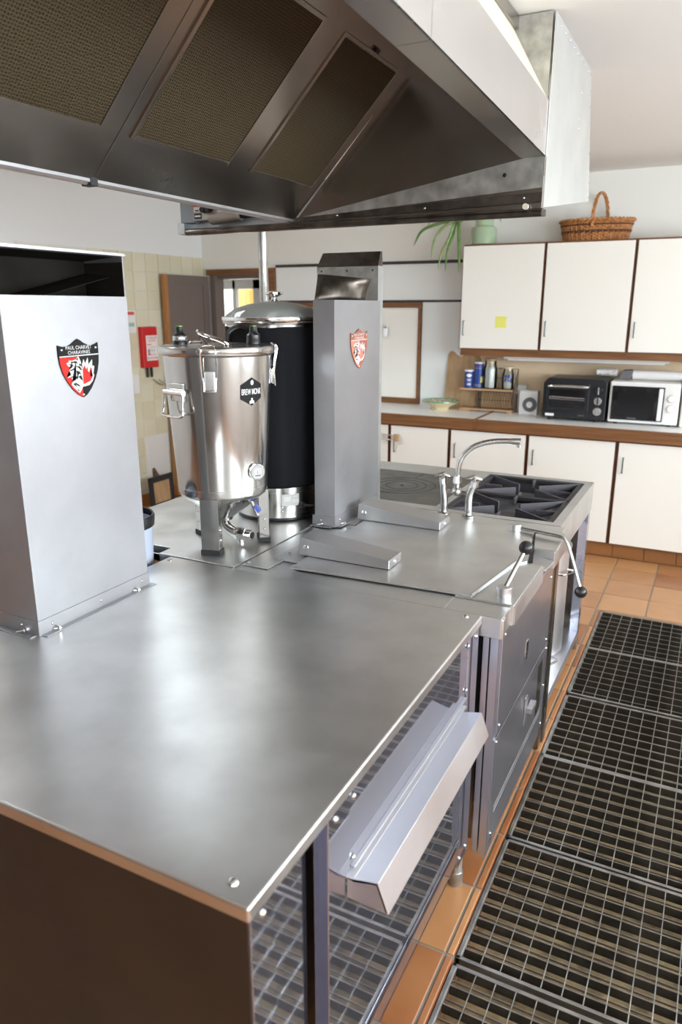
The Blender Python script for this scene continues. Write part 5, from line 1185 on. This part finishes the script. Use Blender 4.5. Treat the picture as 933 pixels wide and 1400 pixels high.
# things lying on the ovens
ro = thing('foil_roll', (-.36, 5.42, z1+.001), 'long white roll lying on top of the microwave', 'roll')
MB().cyl((-.52, 5.40, z1+.033), (-.10, 5.40, z1+.033), .031, seg=24).build('roll', 'film_white', ro, smooth=40); MB().cyl((-.525, 5.40, z1+.033), (-.52, 5.40, z1+.033), .012, seg=12).build('core', 'wood_shelf', ro)
tag(MB().prism([(-.618, 5.36, z1+.001), (-.585, 5.36, z1+.062), (-.528, 5.36, z1+.066), (-.515, 5.36, z1+.055), (-.535, 5.36, z1+.001)], (0, .09, 0)).build('folded_cloth', 'cloth_grey', bevel=.008), 'dark grey folded cloth on top of the microwave', 'cloth')
g = MB(); random.seed(5); N = 22; rings = []
for i in range(N+1):
    x = -.76 + .14*i/N; ring = []
    for k in range(14):
        a_ = 2*PI*k/14; r = (.024 + .006*math.sin(3.1*i) * math.cos(2*a_) + .004*math.sin(5*a_+i))*(.55 if i in (0, N) else 1)
        ring.append(g.bm.verts.new((x, 5.40 + 1.6*r*math.cos(a_), z1 + .042 + r*math.sin(a_))))
    rings.append(ring)
for A_, B_ in zip(rings, rings[1:]):
    for k in range(14): g.face([A_[k], A_[(k+1) % 14], B_[(k+1) % 14], B_[k]])
g.face(rings[0][::-1]); g.face(rings[-1])
tag(g.build('plastic_bag', 'film_white', smooth=80), 'crumpled white plastic bag on the toaster oven, left of the grey cloth', 'bag')
bx_ = thing('bread_box', (-.08, 5.4, WT), 'white plastic box at the right edge, beside the microwave', 'box')
MB().box((-.192, 5.24, WT), (.05, 5.50, WT+.29)).build('case', 'appliance_white', bx_, bevel=.012); MB().box((-.195, 5.237, WT+.25), (.053, 5.503, WT+.30)).build('lid', 'appliance_white', bx_, bevel=.008)

# on top of the wall cupboards
CT = UZ1 + .0125
pt = thing('potted_plant', (-1.625, 5.44, CT), 'drooping strap leaved plant in a green glazed jar on the cupboard', 'plant')
MB().lathe((-1.625, 5.44, CT), [(0, 0), (.082, 0), (.090, .008), (.092, .10), (.086, .118), (.066, .132), (.063, .150), (.064, .172), (.076, .182), (.078, .192), (.070, .196), (.058, .19), (.056, .14), (.08, .10), (.08, .02), (0, .02)], 40).build('jar', 'jar_green', pt)
MB().lathe((-1.625, 5.44, CT), [(.0565, .175), (0, .18)], 24).build('soil', 'stem_brown', pt)
cr = Vector((-1.795, 5.40, CT+.165))
MB().tube(smoothpath([(-1.625, 5.44, CT+.17), (-1.66, 5.435, CT+.225), (-1.73, 5.42, CT+.215), cr], 6), [.011]*18+[.013], 8).build('stem', 'stem_brown', pt)
def leaf(pts, w_, mat):
    P_ = smoothpath(pts, 6); g = MB(); prev = None; n = len(P_)
    for i, p in enumerate(P_):
        t_ = (P_[min(i+1, n-1)] - P_[max(i-1, 0)]).normalized(); sd = t_.cross(Vector((.35, -.9, .25))).normalized()
        k = i/(n-1); ww = w_ * 1.4 * (.75 + .6*k)*(1-k)**.55 if k < 1 else 0
        nn = sd.cross(t_)
        row = [g.bm.verts.new(p - sd*ww), g.bm.verts.new(p + nn*ww*.35), g.bm.verts.new(p + sd*ww)]
        if prev: g.face([prev[0], prev[1], row[1], row[0]]); g.face([prev[1], prev[2], row[2], row[1]])
        prev = row
    o = g.build('leaf', mat, pt, smooth=60); s_ = o.modifiers.new('thick', 'SOLIDIFY'); s_.thickness = .0015
Lf = [[(-.08, -.02, .005), (-.20, -.02, -.02), (-.29, -.02, -.06), (-.345, -.02, -.155)], [(-.06, -.03, -.01), (-.13, -.05, -.06), (-.175, -.06, -.15), (-.185, -.06, -.26)],
      [(-.02, -.04, -.02), (-.03, -.06, -.10), (-.06, -.07, -.20), (-.075, -.07, -.345)], [(-.03, -.05, -.03), (-.055, -.07, -.12), (-.105, -.08, -.22), (-.125, -.08, -.33)],
      [(.01, -.05, -.03), (.022, -.075, -.12), (.034, -.09, -.24), (.038, -.09, -.355)], [(-.05, .0, .06), (-.12, .0, .10), (-.20, .0, .06), (-.245, .0, -.02)], [(.02, -.02, .06), (.035, -.01, .12), (.02, 0, .16)], [(-.04, .02, .07), (-.10, .02, .13), (-.14, .02, .15)]]
for k, l in enumerate(Lf): leaf([cr] + [cr + Vector(q) for q in l], (.0115, .010, .010, .009, .011, .009, .008, .008)[k], 'leaf_green' if k % 2 == 0 else 'leaf_pale')
leaf([Vector((-1.60, 5.43, CT+.19)), Vector((-1.55, 5.41, CT+.225)), Vector((-1.51, 5.40, CT+.20)), Vector((-1.495, 5.40, CT+.145))], .007, 'leaf_pale')
# basket
bk = thing('wicker_basket', (-.855, 5.46, CT), 'oval brown wicker basket with arched handle on the cupboard', 'basket')
bc = (-.855, 5.46); ax_, ay_ = .232, .125; BH = .120
def BP(a_, k, d_=0.0):
    s_ = .88 + .12*k
    return Vector((bc[0] + (ax_*s_ + d_)*math.cos(a_), bc[1] + (ay_*s_ + d_)*math.sin(a_), CT + .004 + BH*k))
g = MB(); g.lathe((bc[0], bc[1], CT), [(0, 0), (.88*ax_-.004, 0), (ax_-.004, BH), (ax_-.010, BH), (.88*ax_-.008, .006), (0, .006)], 48, 1.0, ay_/ax_); g.build('body', 'wicker', bk)
NS = 36; g = MB()
for row in range(13):
    k = (row+.5)/13; pts = []
    for i in range(NS*2): pts.append(BP(2*PI*i/(NS*2), k, .0045*math.cos(PI*i + PI*row)))
    g.tube(pts, .0046, 6, closed=True)
w1 = g.build('weave', 'wicker', bk); w1['kind'] = 'stuff'
g = MB()
for k in (.42, .48, .80):
    g.tube([BP(2*PI*i/72, k, .0065*(.6+.4*math.cos(PI*i))) for i in range(72)], .0052, 6, closed=True)
g.build('dark_band', 'wicker_dark', bk)
for i in range(NS):
    a_ = 2*PI*i/NS; MB().tube([BP(a_, 0, .003), BP(a_, .5, .004), BP(a_, 1, .003)], .0042, 5).build('stake', 'wicker', bk)
g = MB()
for ph in (0, PI):
    g.tube([BP(2*PI*i/96, 1.03, .005) + Vector((0, 0, .007*math.sin(12*PI*i/48*2+ph))) + Vector((math.cos(2*PI*i/96), math.sin(2*PI*i/96), 0))*.007*math.cos(12*PI*i/48*2+ph) for i in range(96)], .0075, 6, closed=True)
g.build('braided_rim', 'wicker', bk)
g = MB()
for ph in (0, 2*PI/3, 4*PI/3):
    pts = []
    for i in range(49):
        k = i/48; th_ = PI*k; base = Vector((bc[0] + .02 + .030*math.cos(th_)*(-1), bc[1] - .128*math.cos(th_), CT + BH*.75 + .215*math.sin(th_)**.8 if 0 < k < 1 else CT + BH*.75))
        pts.append(base + Vector((math.cos(9*th_+ph), 0, 0))*.007 + Vector((0, math.sin(th_)*0 + 0, 0)) + Vector((0, math.cos(th_)*0+.7, .7))*.007*math.sin(9*th_+ph))
    g.tube(pts, .0062, 6)
g.build('handle', 'wicker', bk)

# ------------------------------------------------------------------ on the left wall
fb = thing('fire_blanket_box', (LX+.03, 4.80, 1.16), 'red wall box for a fire blanket with white instruction label', 'fire blanket')
X0 = LX+.008
MB().box((X0, 4.712, 1.165), (X0+.045, 4.895, 1.495)).build('case', 'red_plastic', fb, bevel=.006)
lb = MB().box((X0+.045, 4.752, 1.222), (X0+.0462, 4.889, 1.425)).build('label', 'paper_white', fb)
XL = X0 + .0466
def lines(parent, items):
    for (ya, yb, za, zb_, mt) in items: MB().box((XL, ya, za), (XL+.0004, yb, zb_)).build('print_line', mt, parent, smooth=0)
text(lb, 'COUVERTURE', .118, lambda u, v: (XL+.0004, 4.822+u, 1.397+v), 'print_red', bold=.01, height=.018)
text(lb, 'ANTI-FEU', .088, lambda u, v: (XL+.0004, 4.822+u, 1.374+v), 'print_red', bold=.01, height=.018)
lines(lb, [(4.764, 4.812, 1.348, 1.356, 'print_red'), (4.770, 4.875, 1.330, 1.333, 'print_red'), (4.770, 4.785, 1.285, 1.315, 'print_dark'), (4.80, 4.803, 1.29, 1.32, 'print_dark'), (4.82, 4.823, 1.288, 1.318, 'print_dark'), (4.845, 4.848, 1.288, 1.32, 'print_dark'), (4.764, 4.80, 1.266, 1.282, 'print_red'), (4.81, 4.87, 1.268, 1.272, 'print_red'), (4.765, 4.772, 1.230, 1.252, 'print_dark'), (4.872, 4.879, 1.230, 1.252, 'print_dark'), (4.785, 4.86, 1.246, 1.250, 'print_red'), (4.785, 4.86, 1.235, 1.239, 'print_red')])
for y in (4.775, 4.825): MB().box((X0+.015, y-.012, 1.085), (X0+.024, y+.012, 1.17)).build('pull_strap', 'black_matte', fb, bevel=.002)
nb = thing('wall_notice', (LX+.01, 4.62, 1.45), 'small white notice with red and green print at the column edge', 'notice')
MB().box((LX+.0115, 4.55, 1.45), (LX+.013, 4.69, 1.625)).build('sheet', 'paper_white', nb); XN = LX+.0134
MB().box((LX+.013, 4.56, 1.59), (XN, 4.68, 1.615)).build('red_print', 'print_red', nb); MB().box((LX+.013, 4.57, 1.50), (XN, 4.675, 1.53)).build('green_print', 'print_green', nb)
sk = tag(MB().box((LX+.0105, 4.56, .965), (LX+.03, 4.665, 1.12)).build('wall_socket', 'appliance_white', bevel=.004), 'white plastic socket box on the tiles beside the column', 'socket')
hk = thing('wall_hook_rack', (LX+.03, 5.05, 1.07), 'folding wire hook rack on the tiles right of the red box', 'hook')
MB().cyl((LX+.0105, 5.035, 1.19), (LX+.020, 5.035, 1.19), .022, seg=16).box((LX+.0105, 5.02, .86), (LX+.016, 5.10, .905)).build('wall_plate', 'galvanised', hk, bevel=.001)
g = MB()
for dx in (0, .03): g.tube([(LX+.02+dx*.2, 5.035+dx, 1.165), (LX+.03+dx, 4.97+dx, 1.00), (LX+.035+dx, 4.90+dx, 1.02), (LX+.04+dx, 4.83+dx, 1.065)], .004, 6)
g.tube([(LX+.02, 5.045, 1.165), (LX+.022, 5.11, .99)], .009, 6)
g.build('wire_arm', 'galvanised', hk)
fr_t = thing('framed_board', (LX+.12, 4.76, 0), 'black framed tan board leaning against the left wall by the bin', 'frame')
def TF(y, z, h): return (LX + .16 - .25*z*.6 + h, y + .10*z, z)
g = MB(); w4 = .045; ya, yb, zt_ = 4.55, 4.845, .265
for q in (((ya, 0), (ya+w4, zt_)), ((yb-w4, 0), (yb, zt_)), ((ya, zt_-w4), (yb, zt_)), ((ya, 0), (yb, w4))):
    (y0, z0), (y1, z1_) = q
    g.hexa([TF(y0, z0, 0), TF(y1, z0, 0), TF(y1, z1_, 0), TF(y0, z1_, 0), TF(y0, z0, .02), TF(y1, z0, .02), TF(y1, z1_, .02), TF(y0, z1_, .02)])
g.build('border', 'black_matte', fr_t, bevel=.003)
g = MB(); y0, y1, z0, z1_ = ya+.02, yb-.02, .02, zt_-.02
g.hexa([TF(y0, z0, .004), TF(y1, z0, .004), TF(y1, z1_, .004), TF(y0, z1_, .004), TF(y0, z0, .012), TF(y1, z0, .012), TF(y1, z1_, .012), TF(y0, z1_, .012)]); g.build('panel', 'wood_board', fr_t)
